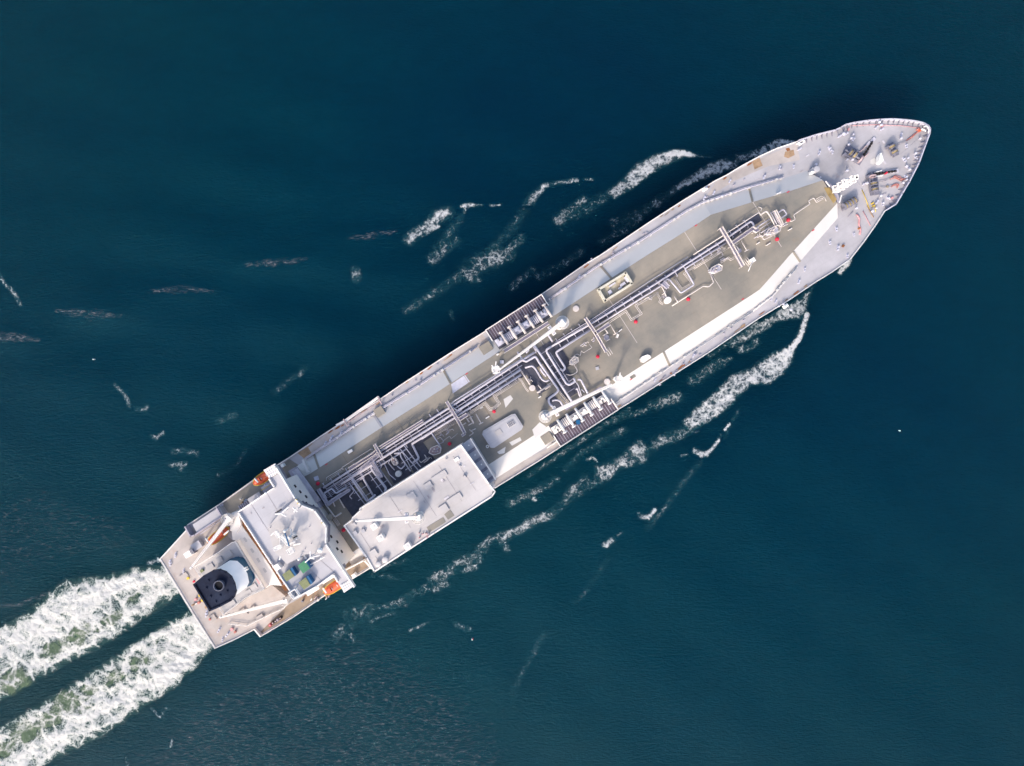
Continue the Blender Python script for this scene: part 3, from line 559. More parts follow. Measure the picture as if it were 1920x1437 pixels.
# ---------------------------------------------------------------- accommodation block
ZA, ZW = 33.0, 34.4
roofA = [(448, 960), (489, 932), (516, 914), (505, 898), (521, 889), (516, 874), (521, 875), (556, 933), (644, 1064), (664, 1097), (645, 1111), (634, 1094), (626, 1076), (596, 1098), (555, 1121), (511, 1057)]
acc = obj('accommodation_block', MB().prism([(448, 960), (489, 932), (519, 914), (535, 899), (644, 1064), (626, 1076), (596, 1098), (555, 1121), (511, 1057)], ZA - .3, ZD), M['cream'], ship)
mb = MB(); mb.prism(roofA, ZA, ZA - .6); obj('accommodation_roof', mb, M['roofb'], acc)
wh = [(556, 935), (567, 947), (592, 957), (613, 987), (612, 1018), (622, 1036), (573, 1040), (538, 1058), (514, 1034), (502, 990), (522, 965)]
mb = MB(); mb.prism(wh, ZW, ZA); whs = obj('wheelhouse', mb, M['roof'], acc)
mb = MB(); mb.wall([(517, 874), (521, 876), (556, 934), (567, 946), (592, 956), (614, 986), (613, 1018), (644, 1065), (666, 1098)], ZA, ZW + .3, .42); obj('bridge_front_parapet', mb, M['white'], acc)
mb = MB(); mb.wall([(524, 873), (560, 932), (571, 944), (596, 953), (618, 985), (617, 1017), (648, 1062)], ZA - 3.0, ZW - 1, .5); obj('wheelhouse_window_band', mb, M['mach'], acc)
mb = MB(); mb.wall([(448, 960), (489, 932), (516, 914), (506, 898)], ZA, ZA + .9, .35); mb.wall([(634, 1090), (626, 1076), (596, 1098), (555, 1121), (511, 1057), (448, 960)], ZA, ZA + .9, .35); obj('roof_coaming', mb, M['white'], acc)
# wing gratings
for q in ([(494, 882), (515, 869.5), (522, 887), (505, 897.5)], [(638, 1098), (656, 1088), (664, 1099), (645, 1112)]):
    mb = MB(); mb.prism(q, ZA + .35, ZA - .5); wing = obj('bridge_wing', mb, M['white'], acc)
    mb = MB()
    for t in (.2, .4, .6, .8):
        a = (q[0][0] + (q[1][0] - q[0][0]) * t, q[0][1] + (q[1][1] - q[0][1]) * t); b = (q[3][0] + (q[2][0] - q[3][0]) * t, q[3][1] + (q[2][1] - q[3][1]) * t); mb.beam(a, b, .8, ZA + .42, .1)
    for t in (.33, .66):
        a = (q[0][0] + (q[3][0] - q[0][0]) * t, q[0][1] + (q[3][1] - q[0][1]) * t); b = (q[1][0] + (q[2][0] - q[1][0]) * t, q[1][1] + (q[2][1] - q[1][1]) * t); mb.beam(a, b, .8, ZA + .46, .12)
    obj('wing_grating', mb, M['roofb'], wing)
# front wall openings
Aw = P(535, 899, ZA); Bw = P(644, 1064, ZA); dw = (Bw - Aw).normalized(); nw = Vector((-dw.y, dw.x, 0));
if nw.x < 0: nw = -nw
Lw = (Bw - Aw).length
for t, z, wd in ((.10, 29, .5), (.17, 28, .5), (.24, 26, .5), (.30, 29, .5), (.36, 25, .5), (.62, 29, .5), (.70, 27, .5), (.78, 25, .5), (.83, 28.5, .5), (.88, 26.5, .5), (.47, 27, .5), (.55, 25, .5)):
    c = Aw + dw * Lw * t; mb = MB(); p = c + dw * wd + nw * .04; q = c - dw * wd + nw * .04
    mb.add([(p.x, p.y, z - .6), (q.x, q.y, z - .6), (q.x, q.y, z + .6), (p.x, p.y, z + .6), (p.x - nw.x * .3, p.y - nw.y * .3, z + .6), (q.x - nw.x * .3, q.y - nw.y * .3, z + .6)], [[0, 1, 2, 3], [3, 2, 5, 4]])
    obj('window', mb, M['glass'], acc)
# deck house step below the front wall (port) with pipes on it
mb = MB(); mb.prism([(540, 884), (552, 877), (603, 950), (590, 962)], 20.8, ZT); sh = obj('front_step', mb, M['frame'], ship)
for k in range(6):
    mb = MB(); o_ = k * 2.0; mb.tube([(548 + o_ * .9, 884 - o_ * .55), (592 + o_ * .9, 944 - o_ * .55)], .16, z=21.4 + .05 * k, n=6); obj('front_step_pipe', mb, M['pipe'], ship, smooth=True)
# roof furniture
mb = MB()
for k in range(7): mb.box(516.5 + k * 1.75, 962.6 - k * 1.15, 1.0, 3.2, ZA + .5 if k > 9 else ZW + .25, .3)
obj('roof_louvre', mb, M['hole'], acc)
def domeat(x, y, r, z, hh=1.2, nm='radome', par=acc):
    mb = MB(); mb.cyl(x, y, r * .55, z + hh, hh, 12); mb.dome(x, y, r, z + hh, 14, 5, 1.0); return obj(nm, mb, M['fwhite'], par, smooth=True)
domeat(600, 1032, 5.0, ZW); domeat(533.6, 996, 2.8, ZW, 3); domeat(560, 1049, 2.4, ZA, 3); domeat(602, 1047, 1.8, ZA, 2); domeat(498, 925, 2.2, ZA, 1)
# radar mast
mast = obj('radar_mast', MB().cyl(540, 1010, 3.2, 40, 40 - ZW, 12, 4.5), M['white'], acc, smooth=True)
for x, y, L, W, z, a in ((521, 1001, 13, 6, 37, -50), (522, 1026, 14, 7, 37, 25), (546, 1032, 11, 10, 36.5, 32), (553, 1007, 7, 11, 38, 32), (536, 1013, 18, 5, 39.4, -52), (529, 1012, 5, 22, 36, 5), (547, 1018, 16, 2.2, 38.5, 20)):
    mb = MB(); mb.box(x, y, L, W, z, .35, a); mb.rail([(x + math.cos(math.radians(a)) * L * .5 * i + math.sin(math.radians(a)) * W * .5 * j, y - math.sin(math.radians(a)) * L * .5 * i + math.cos(math.radians(a)) * W * .5 * j) for i, j in ((-1, -1), (1, -1), (1, 1), (-1, 1))], z, 1.0, .1, 2, True); obj('mast_platform', mb, M['white'], mast)
mb = MB(); mb.beam((534, 1000), (542, 1025), 1.6, 41.6, .5); obj('radar_scanner', mb, M['blue2'], mast)
mb = MB(); mb.beam((549, 1010), (556, 1006), 2.4, 39.5, .8); obj('radar_motor', mb, M['hole'], mast)
for p, q in (((547, 1003), (545, 992)), ((550, 1022), (564, 1019)), ((526, 1043), (524, 1050)), ((512, 1000), (508, 1004))):
    mb = MB(); mb.tube([p, q], .22, z=37.5, n=6); obj('yardarm', mb, M['white'], mast)
for (x, y), arms in (((527, 963), ((541, 951), (537, 969), (516, 964))), ((554, 956), ((549, 952), (558, 960), (551, 961), (558, 953))), ((582, 1046), ((582, 1034), (600, 1041), (572, 1055), (590, 1048)))):
    mb = MB(); mb.cyl(x, y, 1.0, ZW + 5, 5, 8)
    for q in arms: mb.tube([(x, y), q], .22, z=ZW + 4.6, n=5)
    obj('antenna_post', mb, M['white'], acc)
for x, y in ((548, 976), (580, 988), (583, 1020), (571, 1030), (600, 976), (506, 990)):
    mb = MB(); mb.cyl(x, y, .8, ZW + .6, .6, 8); obj('roof_vent', mb, M['frame'], acc)
mb = MB(); mb.prism([(512, 1062), (520, 1057), (527, 1066), (519, 1071)], ZA + 2.2, ZA); obj('roof_locker', mb, M['white'], acc)
mb = MB(); mb.rail([(545, 1108), (557, 1101), (565, 1112), (555, 1119)], ZA, 2.2, .2, 2, True); obj('roof_frame', mb, M['white'], acc)
mb = MB(); mb.rail([(572, 1040), (583, 1058), (610, 1043)], ZA, 1.2, .14, 2); obj('roof_rail', mb, M['white'], acc)
for x, y, c in ((558, 944, 'yellow'), (603, 981, 'yellow'), (555, 938, 'yellow')):
    mb = MB(); mb.box(x, y, 1.6, 1.6, ZW + .8, .8); obj('roof_box', mb, M[c], acc)
# covered containers on the roof: things of their own
def container(lab, q, face, top_m, z=ZA + 2.4):
    e = empty('deck_container', (P(*q[0], z) + P(*q[2], z)) / 2 - Vector((0, 0, z - ZA))); setp(e, lab, 'container', 'tarpaulin covered blue containers on the accommodation roof')
    ext = [q[0], face[0], face[1], q[3]]
    mb = MB(); mb.prism([q[0], face[0], face[1], q[3]], z - .1, ZA + .02); obj('body', mb, M['blue2'], e)
    mb = MB(); mb.prism(q, z + .05, z - .12); obj('tarpaulin_cover', mb, M[top_m], e)
    mb = MB()
    for t in (.2, .5, .8): a = (q[0][0] + (q[3][0] - q[0][0]) * t, q[0][1] + (q[3][1] - q[0][1]) * t); b = (q[1][0] + (q[2][0] - q[1][0]) * t, q[1][1] + (q[2][1] - q[1][1]) * t); mb.beam(a, b, .35, z + .13, .1)
    obj('lashing', mb, M[top_m], e); return e
container('olive topped container with blue end, beside the rusty slot', [(529, 1078), (543, 1068), (552, 1081), (537, 1091)], [(547.5, 1064.5), (556, 1078.5)], 'olive')
container('bright green topped container, farthest forward of the roof containers', [(558, 1061), (571, 1051), (581, 1066), (568, 1076)], [(573, 1050), (583, 1065)], 'green')
container('olive topped container with blue end, nearest the starboard lifeboat', [(559.5, 1093), (573, 1083), (582, 1097), (570, 1106)], [(577.5, 1079.5), (586.5, 1093.5)], 'olive')

# ---------------------------------------------------------------- engine casing and funnel
casing_top = [(367, 1062), (411, 1035), (436, 1017), (443, 1015), (497, 1103.5), (466, 1117.5), (421, 1151)]
cas = obj('engine_casing', MB().prism(casing_top, 26.8, ZD), M['cream'], ship)
mb = MB(); mb.prism(casing_top, 27, 26.6); obj('casing_roof', mb, M['roof'], cas)
mb = MB(); mb.wall(casing_top[:3], 27, 27.5, .3); mb.rail(casing_top, 27, 1.1, .08, 2.5, True); obj('casing_rail', mb, M['white'], cas)
for q in ((427, 1041, 16, 12), (411, 1051, 12, 10), (394, 1063, 12, 10), (475, 1101, 13, 10), (434, 1131, 13, 12), (466, 1110, 10, 8)):
    mb = MB(); mb.box(*q[:2], q[2], q[3], 27.35, .3); obj('casing_hatch', mb, M['roof'], cas)
mb = MB(); mb.box(378, 1071, 6, 5, 27.6, .5); obj('casing_hatch', mb, M['olive'], cas)
mb = MB(); mb.box(484, 1090, 3, 12, 27.12, .1); obj('casing_marking', mb, M['pink'], cas)
f_t = [(372, 1097), (385, 1081), (402, 1071), (414, 1069.5), (425, 1074), (434, 1083), (440, 1094), (442, 1107), (439, 1117), (433, 1124), (415, 1134), (397, 1142)]
f_b = [(388, 1090), (402, 1074), (418, 1059), (431, 1051), (445, 1052), (456, 1062), (464, 1076), (467, 1092), (463, 1101), (450, 1111), (428, 1123), (405, 1134)]
fun = obj('funnel', MB().prism(f_b, 31.4, 27), M['blue'], ship)
mb = MB(); vt = [P(*p, 34.5) for p in f_t]; vb = [P(*p, 31.45) for p in f_b]; mb.add(vt + vb, [[i, (i + 1) % 12, 12 + (i + 1) % 12, 12 + i] for i in range(12)]); obj('funnel_white_hood', mb, M['fwhite'], fun, smooth=True)
mb = MB()
cap = [(366, 1095), (385, 1079), (402, 1069.5), (414, 1068), (425, 1072), (435, 1081), (441, 1093), (443.5, 1107), (440, 1118), (434, 1125), (415, 1135), (396, 1143.5)]
mb = MB(); mb.wall(cap, 34.0, 35.0, .45, True); capo = obj('funnel_cap', mb, M['black'], fun)
cin = [(404 + (x - 404) * .97, 1105 + (y - 1105) * .97) for x, y in cap]
mb = MB(); mb.prism(cin, 34.5, 34.0); obj('funnel_cap_deck', mb, M['black'], capo)
obj('funnel_skirt', MB().prism([(430, 1116), (470, 1098), (477, 1086), (476.5, 1074), (470, 1062), (459, 1050), (446, 1044.5), (432, 1048), (418, 1058), (405, 1070)], 27.5, 27), M['blue'], fun)
mb = MB(); mb.cyl(409.5, 1099, 11, 34.75, .3, 24); obj('exhaust_base', mb, M['black'], capo, smooth=False)
mb = MB()
cc = P(409.5, 1099, 35.8)
for r0, r1, za, zb in ((1.35, 1.6, 35.8, 34.8),):
    for i in range(24):
        a0, a1 = 2 * math.pi * i / 24, 2 * math.pi * (i + 1) / 24
        f = lambda r, a, z: (cc.x + r * math.cos(a), cc.y + r * math.sin(a), z)
        mb.add([f(r0, a0, za), f(r0, a1, za), f(r1, a1, za), f(r1, a0, za), f(r1, a0, zb), f(r1, a1, zb), f(r0, a0, zb), f(r0, a1, zb)], [[0, 1, 2, 3], [3, 2, 5, 4], [1, 0, 6, 7]])
obj('exhaust_pipe', mb, mat('exhaust_steel', (.10, .11, .16), .5, .2, .8), capo, smooth=True)
mb = MB(); mb.cyl(409.5, 1099, 8.0, 35.1, .3, 20); obj('exhaust_opening', mb, M['hole'], capo)
for p in ((386, 1104), (394, 1120), (412, 1118), (390, 1090), (425, 1110), (404, 1130)):
    mb = MB(); mb.cyl(p[0], p[1], 2.0, 34.9, .6, 10); obj('small_exhaust', mb, M['black'], capo, smooth=True)
for y in (1066, 1069.5):
    mb = MB(); mb.box(459 + (y - 1066) * .6, y, 5, 1.4, 32.6, 1.4, 5); obj('funnel_bracket', mb, M['fwhite'], fun)
mb = MB(); mb.prism([(433, 974), (447, 973), (453, 986), (505, 1060), (529, 1099), (508, 1097), (497, 1104.5), (442, 1014), (436, 1012)], 24, ZD + .1); obj('casing_step', mb, M['cream'], cas)
for t in (.15, .4, .62, .85):
    mb = MB(); mb.box(452 + 52 * t, 1000 + 82 * t, 4, 9, 24.1, .1); obj('casing_hatch', mb, M['slope'], cas)
# rusty slot between casing and accommodation
sheet('rusty_slot', [(450, 977), (458, 974), (514, 1054), (548, 1106), (534, 1108), (528, 1101), (504, 1062)], 23.6, mat('orange_rust', (.42, .17, .06), .8, .35, .4, col2=(.10, .05, .03)), th=8)
mb = MB()
for t in range(12): mb.box(459 + t * 6.6, 983 + t * 10.2, 3, 2.0, 24.1, .6, -57)
obj('slot_gear', mb, M['machp'], ship)
mb = MB(); mb.tube([(470, 998), (522, 1080), (532, 1100)], .3, z=19.5, n=6); mb.tube([(455, 978), (470, 998)], .3, z=19.5); obj('casing_pipe', mb, M['cream'], ship, smooth=True)
# starboard aft house and platforms
mb = MB(); mb.prism([(423, 1151), (466, 1119), (498, 1105), (508, 1096), (534, 1117), (541, 1128), (534, 1139), (505, 1152), (464, 1172), (431, 1168)], 20.5, ZD); aft = obj('aft_deckhouse', mb, M['aft'], ship)
mb = MB(); mb.rail([(431, 1168), (464, 1172), (505, 1152), (534, 1139), (541, 1128), (534, 1117)], 20.5, 1.1, .12, 2.5); obj('deckhouse_rail', mb, M['cream'], aft)
for q in ((455, 1150, 14, 14), (487, 1158, 14, 8), (474, 1142, 10, 8)):
    mb = MB(); mb.box(q[0], q[1], q[2], q[3], 21.2, .7); obj('deckhouse_hatch', mb, M['aft'], aft)
mb = MB(); mb.prism([(361, 984), (411, 951), (419, 966), (369, 999)], 17.2, ZD); obj('mooring_platform', mb, M['roofb'], ship)
mb = MB(); mb.wall([(354, 985), (364, 1003), (372, 1000), (422, 966), (412, 949)], ZD, 17.8, .4); mb.tube([(375, 1002), (420, 972)], .15, z=18); obj('platform_coaming', mb, M['frame'], ship)
mb = MB(); mb.prism([(434, 962), (446, 959), (452, 985), (443, 1000), (431, 995)], 24.7, ZD); obj('crane_house', mb, M['cream'], ship)
mb = MB(); mb.prism([(421, 985), (440, 984), (452, 1005), (437, 1014), (427, 1006)], 18.5, ZD); obj('boat_platform', mb, M['roof'], ship)
for q, c in (((351.5, 1040, 13, 10, 19), 'white'), ((362, 1034, 3, 9, 17), 'mach'), ((368, 1024, 18, 14, 16.6), 'roofb'), ((344, 1081, 16, 9, 15.5), 'aft'), ((398, 1160, 13, 12, 15.6), 'aft'), ((447, 1165, 20, 16, 16), 'aft')):
    mb = MB(); mb.box(q[0], q[1], q[2], q[3], q[4], q[4] - ZD); obj('mooring_deck_locker', mb, M[c], ship)
for x, y, c in ((352, 1085, 'yellow'), (363, 1091, 'red'), (374, 1117, 'yellow'), (379, 1126, 'yellow'), (366, 1125, 'pink'), (372, 1131, 'roper'), (393, 1162, 'roper'), (440, 1186, 'roper'), (386, 1139, 'rustl'), (434, 1181, 'pink')):
    mb = MB(); mb.cyl(x, y, random.uniform(2, 3.2), ZD + random.uniform(.5, 1.2), 1.2, 10); obj('mooring_fitting', mb, M[c], ship)

# ---------------------------------------------------------------- machinery house
ZM = 28.0
mh_top = [(646, 985.5), (661, 974), (662, 970), (676, 957), (676, 953), (864, 834.5), (917, 908), (925, 913), (922, 931), (815, 999), (702.5, 1071.5), (688, 1045)]
mh = obj('machinery_house', MB().prism(mh_top, ZM - .2, ZD), M['cream'], ship)
mb = MB(); mb.prism(mh_top, ZM, ZM - .5); obj('machinery_house_roof', mb, M['roof'], mh)
mb = MB(); mb.wall(mh_top[:6], ZM, ZM + .5, .4); mb.rail(mh_top[:6], ZM + .5, 1.1, .13, 2.2); obj('roof_rail', mb, M['white'], mh)
mb = MB(); mb.wall([(864, 834.5), (917, 908), (928, 922), (922, 931), (815, 999), (702.5, 1071.5), (688, 1045), (646, 985.5)], ZM, ZM + .45, .4); obj('roof_coaming', mb, M['white'], mh)
vent = [(866, 834), (882.5, 822.7), (929, 899), (917, 908)]
mb = MB(); mb.prism(vent, ZM - 3.4, ZD); vb_ = obj('vent_bay', mb, M['roofb'], mh)
for t in (.22, .46, .70, .93):
    a = (866 + 51 * t, 834 + 74 * t); b = (882.5 + 46.5 * t, 822.7 + 76.3 * t); mb = MB(); mb.beam(a, b, 5.5, ZM - 3.1, .35); obj('vent_louvre', mb, M['mach'], vb_)
for t in (.1, .34, .58, .82):
    mb = MB(); mb.cyl(874 + 49 * t, 828 + 75 * t, 1.3, ZM - 2.4, 1, 10); obj('vent_fan', mb, M['white'], vb_)
mb = MB(); mb.wall([vent[1], vent[2]], ZM - 3.4, ZM - 2.6, .3); obj('vent_coaming', mb, M['white'], vb_)
for x, y, L, W, z, c in ((701, 988, 11, 11, 2.6, 'white'), (713, 1009.5, 12, 11, 2.6, 'white'), (764, 1025.5, 12, 12, 2.4, 'white'), (700.5, 1037, 12, 12, .7, 'roof'), (718, 1052, 9, 9, 0, 'x'), (771.5, 931, 16, 14, .4, 'roof'), (803, 911, 15, 12, .5, 'roof'), (824, 894, 30, 12, .4, 'roof'), (832, 954, 16, 14, .5, 'roof'), (852, 936, 30, 12, .4, 'roof'), (666, 1000, 6, 8, 1.0, 'roofb'), (681, 996, 6, 7, .8, 'roofb'), (663, 984, 7, 6, 1.0, 'roof'), (871, 895, 5, 5, 1.0, 'roof'), (862, 875, 3, 4, .8, 'roof'), (836, 862, 3, 3, .8, 'roof'), (856, 862, 9, 6, .4, 'white')):
    if c != 'x': mb = MB(); mb.box(x, y, L, W, ZM + z, z); o = obj('roof_ventilator' if z > 2 else 'roof_hatch', mb, M[c], mh)
    if z > 2: mb = MB(); mb.box(x, y, L * .45, W * .45, ZM + z + .15, .2); obj('ventilator_lid', mb, M['slope'], mh)
for x, y, r in ((722, 1050, 6), (709, 1058.5, 5.5)):
    mb = MB(); mb.cyl(x, y, r, ZM + 1.3, 1.3, 20); mb.dome(x, y, r, ZM + 1.3, 20, 4, .25); obj('round_ventilator', mb, M['roof'], mh, smooth=True)
mb = MB(); mb.prism([(800, 989), (831, 970), (836, 979), (805, 999)], ZM + .09, ZM); obj('roof_coating', mb, M['khaki'], mh)
mb = MB(); mb.prism([(833, 965), (844, 956), (852, 967), (840, 975)], ZM + .09, ZM); obj('roof_coating', mb, M['khaki'], mh)
for k in range(9): 
    mb = MB(); mb.box(793 + random.uniform(-8, 12), 1005 + random.uniform(-7, 5), random.uniform(1.2, 3), random.uniform(1, 2.5), ZM + random.uniform(.4, 1.2), 1.0); obj('roof_fitting', mb, M[random.choice(['frame', 'slope', 'pink', 'machp'])], mh)

# ---------------------------------------------------------------- cranes
def crane(base, r, tip, zb, zbm, w0, w1, rest=None, cab=None, ztop=None, col='white', tippx=2.0):
    cr = obj('deck_crane', MB().cyl(base[0], base[1], r * .62, zbm - .4, zbm - .4 - zb, 20), M[col], ship, smooth=True)
    mb = MB(); mb.cyl(base[0], base[1], r, zbm - 2.2, .4, 28); mb.rail([(base[0] + r * math.cos(a * math.pi / 8), base[1] + r * math.sin(a * math.pi / 8)) for a in range(16)], zbm - 2.2, 1.1, .1, 3, True); obj('crane_platform', mb, M['slope'], cr)
    a = math.atan2(-(tip[1] - base[1]), tip[0] - base[0]); L = math.hypot(tip[0] - base[0], tip[1] - base[1]); ux, uy = math.cos(a), -math.sin(a); vx, vy = math.sin(a), math.cos(a)
    mb = MB(); s0 = -r * .35
    pts = [(base[0] + ux * s0 + vx * w0 / 2, base[1] + uy * s0 + vy * w0 / 2), (base[0] + ux * s0 - vx * w0 / 2, base[1] + uy * s0 - vy * w0 / 2), (tip[0] - vx * w1 / 2, tip[1] - vy * w1 / 2), (tip[0] + vx * w1 / 2, tip[1] + vy * w1 / 2)]
    mb.prism(pts, zbm + .9, zbm - .3); bm = obj('boom', mb, M[col], cr)
    mb = MB(); mb.tube([(base[0] + vx * w0 * .3, base[1] + vy * w0 * .3, zbm + 2.0), (tip[0], tip[1], zbm + 1.3)], .07, n=5); mb.tube([(base[0] - vx * w0 * .3, base[1] - vy * w0 * .3, zbm + 2.0), (tip[0], tip[1], zbm + 1.3)], .07, n=5); obj('hoist_wire', mb, M['pipel'], bm)
    mb = MB(); mb.cyl(tip[0], tip[1], tippx, zbm + 1.2, 1.6, 10); obj('boom_head', mb, M[col], bm)
    mb = MB(); mb.box(base[0], base[1], r * .95, r * .7, zbm + 1.8, 2.2, math.degrees(a)); mb.box(base[0] - ux * r * .2, base[1] - uy * r * .2, r * .3, r * .9, zbm + 2.4, 1, math.degrees(a)); obj('winch_house', mb, M[col], cr)
    mb = MB(); mb.box(base[0] + ux * r * .3 + vx * r * .45, base[1] + uy * r * .3 + vy * r * .45, 2.5, 2.5, zbm + 1.9, .4, math.degrees(a)); obj('crane_machinery', mb, M['mach'], cr)
    if cab is not None:
        c = (base[0] + ux * cab, base[1] + uy * cab)
        for s_ in (-1, 1):
            mb = MB(); mb.box(c[0] + vx * s_ * (w0 * .5 + 3), c[1] + vy * s_ * (w0 * .5 + 3), 6.5, 5.5, zbm + .5, 1.6, math.degrees(a)); o = obj('winch_cab', mb, M[col], cr)
            mb = MB(); mb.box(c[0] + vx * s_ * (w0 * .5 + 3), c[1] + vy * s_ * (w0 * .5 + 3), 3, 2.5, zbm + .65, .2, math.degrees(a)); obj('cab_hatch', mb, M['frame'], o)
    return cr
crane((428, 973.5), 11, (357, 1066), 18, 28, 7.0, 3.2)
crane((535, 1127), 7.5, (413, 1158), 17, 26.5, 7, 3.0, col='cream')
crane((784, 971), 11, (668, 977.5), ZM, 33.5, 7.2, 3.2, cab=22)
crane((1054, 605.5), 12.2, (938, 692), ZT, 31, 7.6, 3.0, cab=-0 + 24)
crane((1022, 781), 11.5, (1146, 722), ZT, 31, 8.5, 5.0, cab=22, col='cream')
def rest(x, y, z=ZT + 8.5, col='white', ants=()):
    cr = obj('crane_rest', MB().cyl(x, y, 3, z, z - ZT, 10), M[col], ship)
    mb = MB(); mb.box(x, y, 15, 8, z + .3, .5); mb.box(x - 2, y + 1, 8, 13, z + .2, .5); mb.rail([(x - 6, y - 4), (x + 6, y - 6), (x + 7, y + 5), (x - 5, y + 7)], z + .3, 1, .1, 2, True); obj('rest_platform', mb, M[col], cr)
    mb = MB()
    for q in ants: mb.tube([(x + q[0], y + q[1]), (x + q[2], y + q[3])], .2, z=z + 1.5, n=5)
    if ants: obj('rest_arm', mb, M[col], cr)
rest(930, 694, ants=((-8, -9, -3, -3), (0, -16, -1, -4), (-8, -4, 4, -8)))
rest(1159, 711, col='cream', ants=((4, -12, 2, -4), (3, -9, 9, -2), (-4, 5, -8, -2)))
# foremast
def fmp(z): k = 225.0 / (240 - z); return 960 + 600 * k, 718.5 - 359 * k
x, y = fmp(30); fm = obj('foremast', MB().cyl(x, y, 2.4, 30, 15, 10, 4), M['white'], ship, smooth=True)
for z, dx, dy, L, W in ((18, -2, 1, 13, 13), (20.5, 0, 0, 12, 15), (23, 1, -1, 10, 16), (25.5, 0, 1, 10, 11), (28, 1, 0, 9, 14), (29.6, 2, -1, 6, 8)):
    x, y = fmp(z); x += dx; y += dy; mb = MB(); mb.box(x, y, L * .55, W * .55, z, .3)
    q = [(x - L * .5, y - W * .4), (x + L * .4, y - W * .5), (x + L * .5, y + W * .4), (x - L * .4, y + W * .5)]; mb.rail(q, z, 1, .15, 1.5, True)
    for a in (0, 1): mb.tube([q[a], q[a + 2]], .18, z=z - .1, n=5)
    obj('mast_platform', mb, M['white'], fm)
x, y = fmp(30); mb = MB(); mb.cyl(x + 4, y - 1, 1.3, 31, 1, 8); obj('mast_lamp', mb, M['hole'], fm)
for q in (((1578, 366), (1574, 380)), ((1548, 340), (1556, 350))): mb = MB(); mb.tube(q, .2, z=ZT, n=6); obj('mast_ladder', mb, M['white'], fm)
mb = MB(); mb.prism([(1546, 340), (1572, 382), (1577, 378), (1566, 352), (1552, 340)], ZT - .6, ZD); obj('mast_foundation', mb, M['frame'], fm)
sheet('deck_patch', [(1545, 352), (1556, 352), (1569, 374), (1563, 382), (1552, 366)], ZT + .08, mat('ochre_stain', (.36, .26, .11), .8, .3, .3))

# ---------------------------------------------------------------- manifolds
def S(o, u, v): return (o[0] + .8415 * u + .5402 * v, o[1] - .5402 * u + .8415 * v)
for side, org, L in ((-1, (963, 586), 124), (1, (1105, 803), 128)):
    s_ = side; z = 17.6
    q = [S(org, -L / 2, 0), S(org, L / 2, 0), S(org, L / 2, -24 * s_), S(org, -L / 2, -24 * s_)]
    mb = MB(); mb.prism(q, z, z - .5); mp_ = obj('manifold_platform', mb, M['grat'], ship)
    for k in range(1, 24):
        u = -L / 2 + L * k / 24; mb = MB(); mb.beam(S(org, u, -.5 * s_), S(org, u, -23.5 * s_), .7, z + .12, .2); obj('grating_bearer', mb, M['frame'] if k % 3 else M['lite'], mp_)
    mb = MB(); mb.wall([q[3], q[0], q[1], q[2]], z, z + .3, .35); mb.rail([q[3], q[0], q[1], q[2]], z, 1.1, .08, 2.5); obj('platform_rail', mb, M['white'], mp_)
    c = 'lite' if s_ < 0 else 'cream'
    mb = MB(); mb.prism([S(org, -L / 2 + 2, -24 * s_), S(org, L / 2 - 4, -24 * s_), S(org, L / 2 - 4, -44 * s_), S(org, -L / 2 + 2, -44 * s_)], ZT + .5, ZD); bay = obj('manifold_tray', mb, M['shade_tray'], ship)
    for k in range(6):
        u0 = -L / 2 + 3 + (L - 8) * k / 6; u1 = u0 + (L - 8) / 6 - 2.5
        dark = k in (1, 4)
        mb = MB(); mb.prism([S(org, u0, -25 * s_), S(org, u1, -25 * s_), S(org, u1, -39 * s_ if not dark else -41 * s_), S(org, u0, -39 * s_ if not dark else -41 * s_)], ZT + .9 + .03 * k, ZT + .3); o = obj('drip_tray', mb, M['frame'] if dark else M[c], bay)
        mb = MB()
        if dark:
            for j in range(5): u = u0 + 1.5 + (u1 - u0 - 3) * j / 4; mb.tube([S(org, u, -26 * s_), S(org, u, -42 * s_)], .17, z=ZT + 1.6, n=6)
            obj('small_bore_pipes', mb, M[c], bay, smooth=True)
        else:
            um = (u0 + u1) / 2; mb.box(*S(org, um, -30 * s_), (u1 - u0) * .6, 6, ZT + 2.0, 1.2); mb.cyl(*S(org, um + 2, -34 * s_), 2, ZT + 2.6, 1.5, 10); obj('manifold_valve', mb, M[c], bay)
        mb = MB(); u = u1 + 1.2; mb.tube([S(org, u, -17 * s_), S(org, u, -46 * s_)], .42, z=ZT + 2.2, n=8); mb.tube([S(org, u, -17 * s_), S(org, u, -20 * s_)], .75, z=ZT + 2.2, n=10); obj('loading_arm_pipe', mb, M['white'] if s_ > 0 else M['pipel'], bay, smooth=True)
    for k in (0, 5):
        mb = MB(); u = -L / 2 + 3 + (L - 8) * (k + .45) / 6; mb.beam(S(org, u, -22 * s_), S(org, u, -31 * s_), 1.5, ZT + 2.4, .3); obj('manifold_slot', mb, M['hole'], bay)
    if s_ < 0:
        mb = MB(); mb.beam(S(org, -56, 52), S(org, 44, 52), 6, ZT + 2.2, .35); w1_ = obj('walkway', mb, M['walk'], ship)
        mb = MB(); mb.rail([S(org, -56, 49), S(org, 44, 49)], ZT + 2.2, 1.1, .1); mb.rail([S(org, -56, 55), S(org, 44, 55)], ZT + 2.2, 1.1, .1); obj('walkway_rail', mb, M['pipel'], w1_)
        mb = MB(); mb.beam(S(org, -66, 52.5), S(org, -54, 52.5), 5, ZT + 2.4, .4); obj('walkway_stair', mb, mat('tan_stair', (.50, .42, .33), .7), ship)
mb = MB(); mb.beam((1060, 768), (1128, 727), 5, ZT + 2.2, .35); obj('walkway', mb, M['walk'], ship)
sheet('deck_patch', [(998, 806), (1012, 792), (1024, 800), (1022, 808), (1003, 822)], ZT + .06, M['slope'])
mb = MB(); mb.box(1026, 822, 20, 18, 17.2, 2); obj('side_platform', mb, M['khaki'], ship)
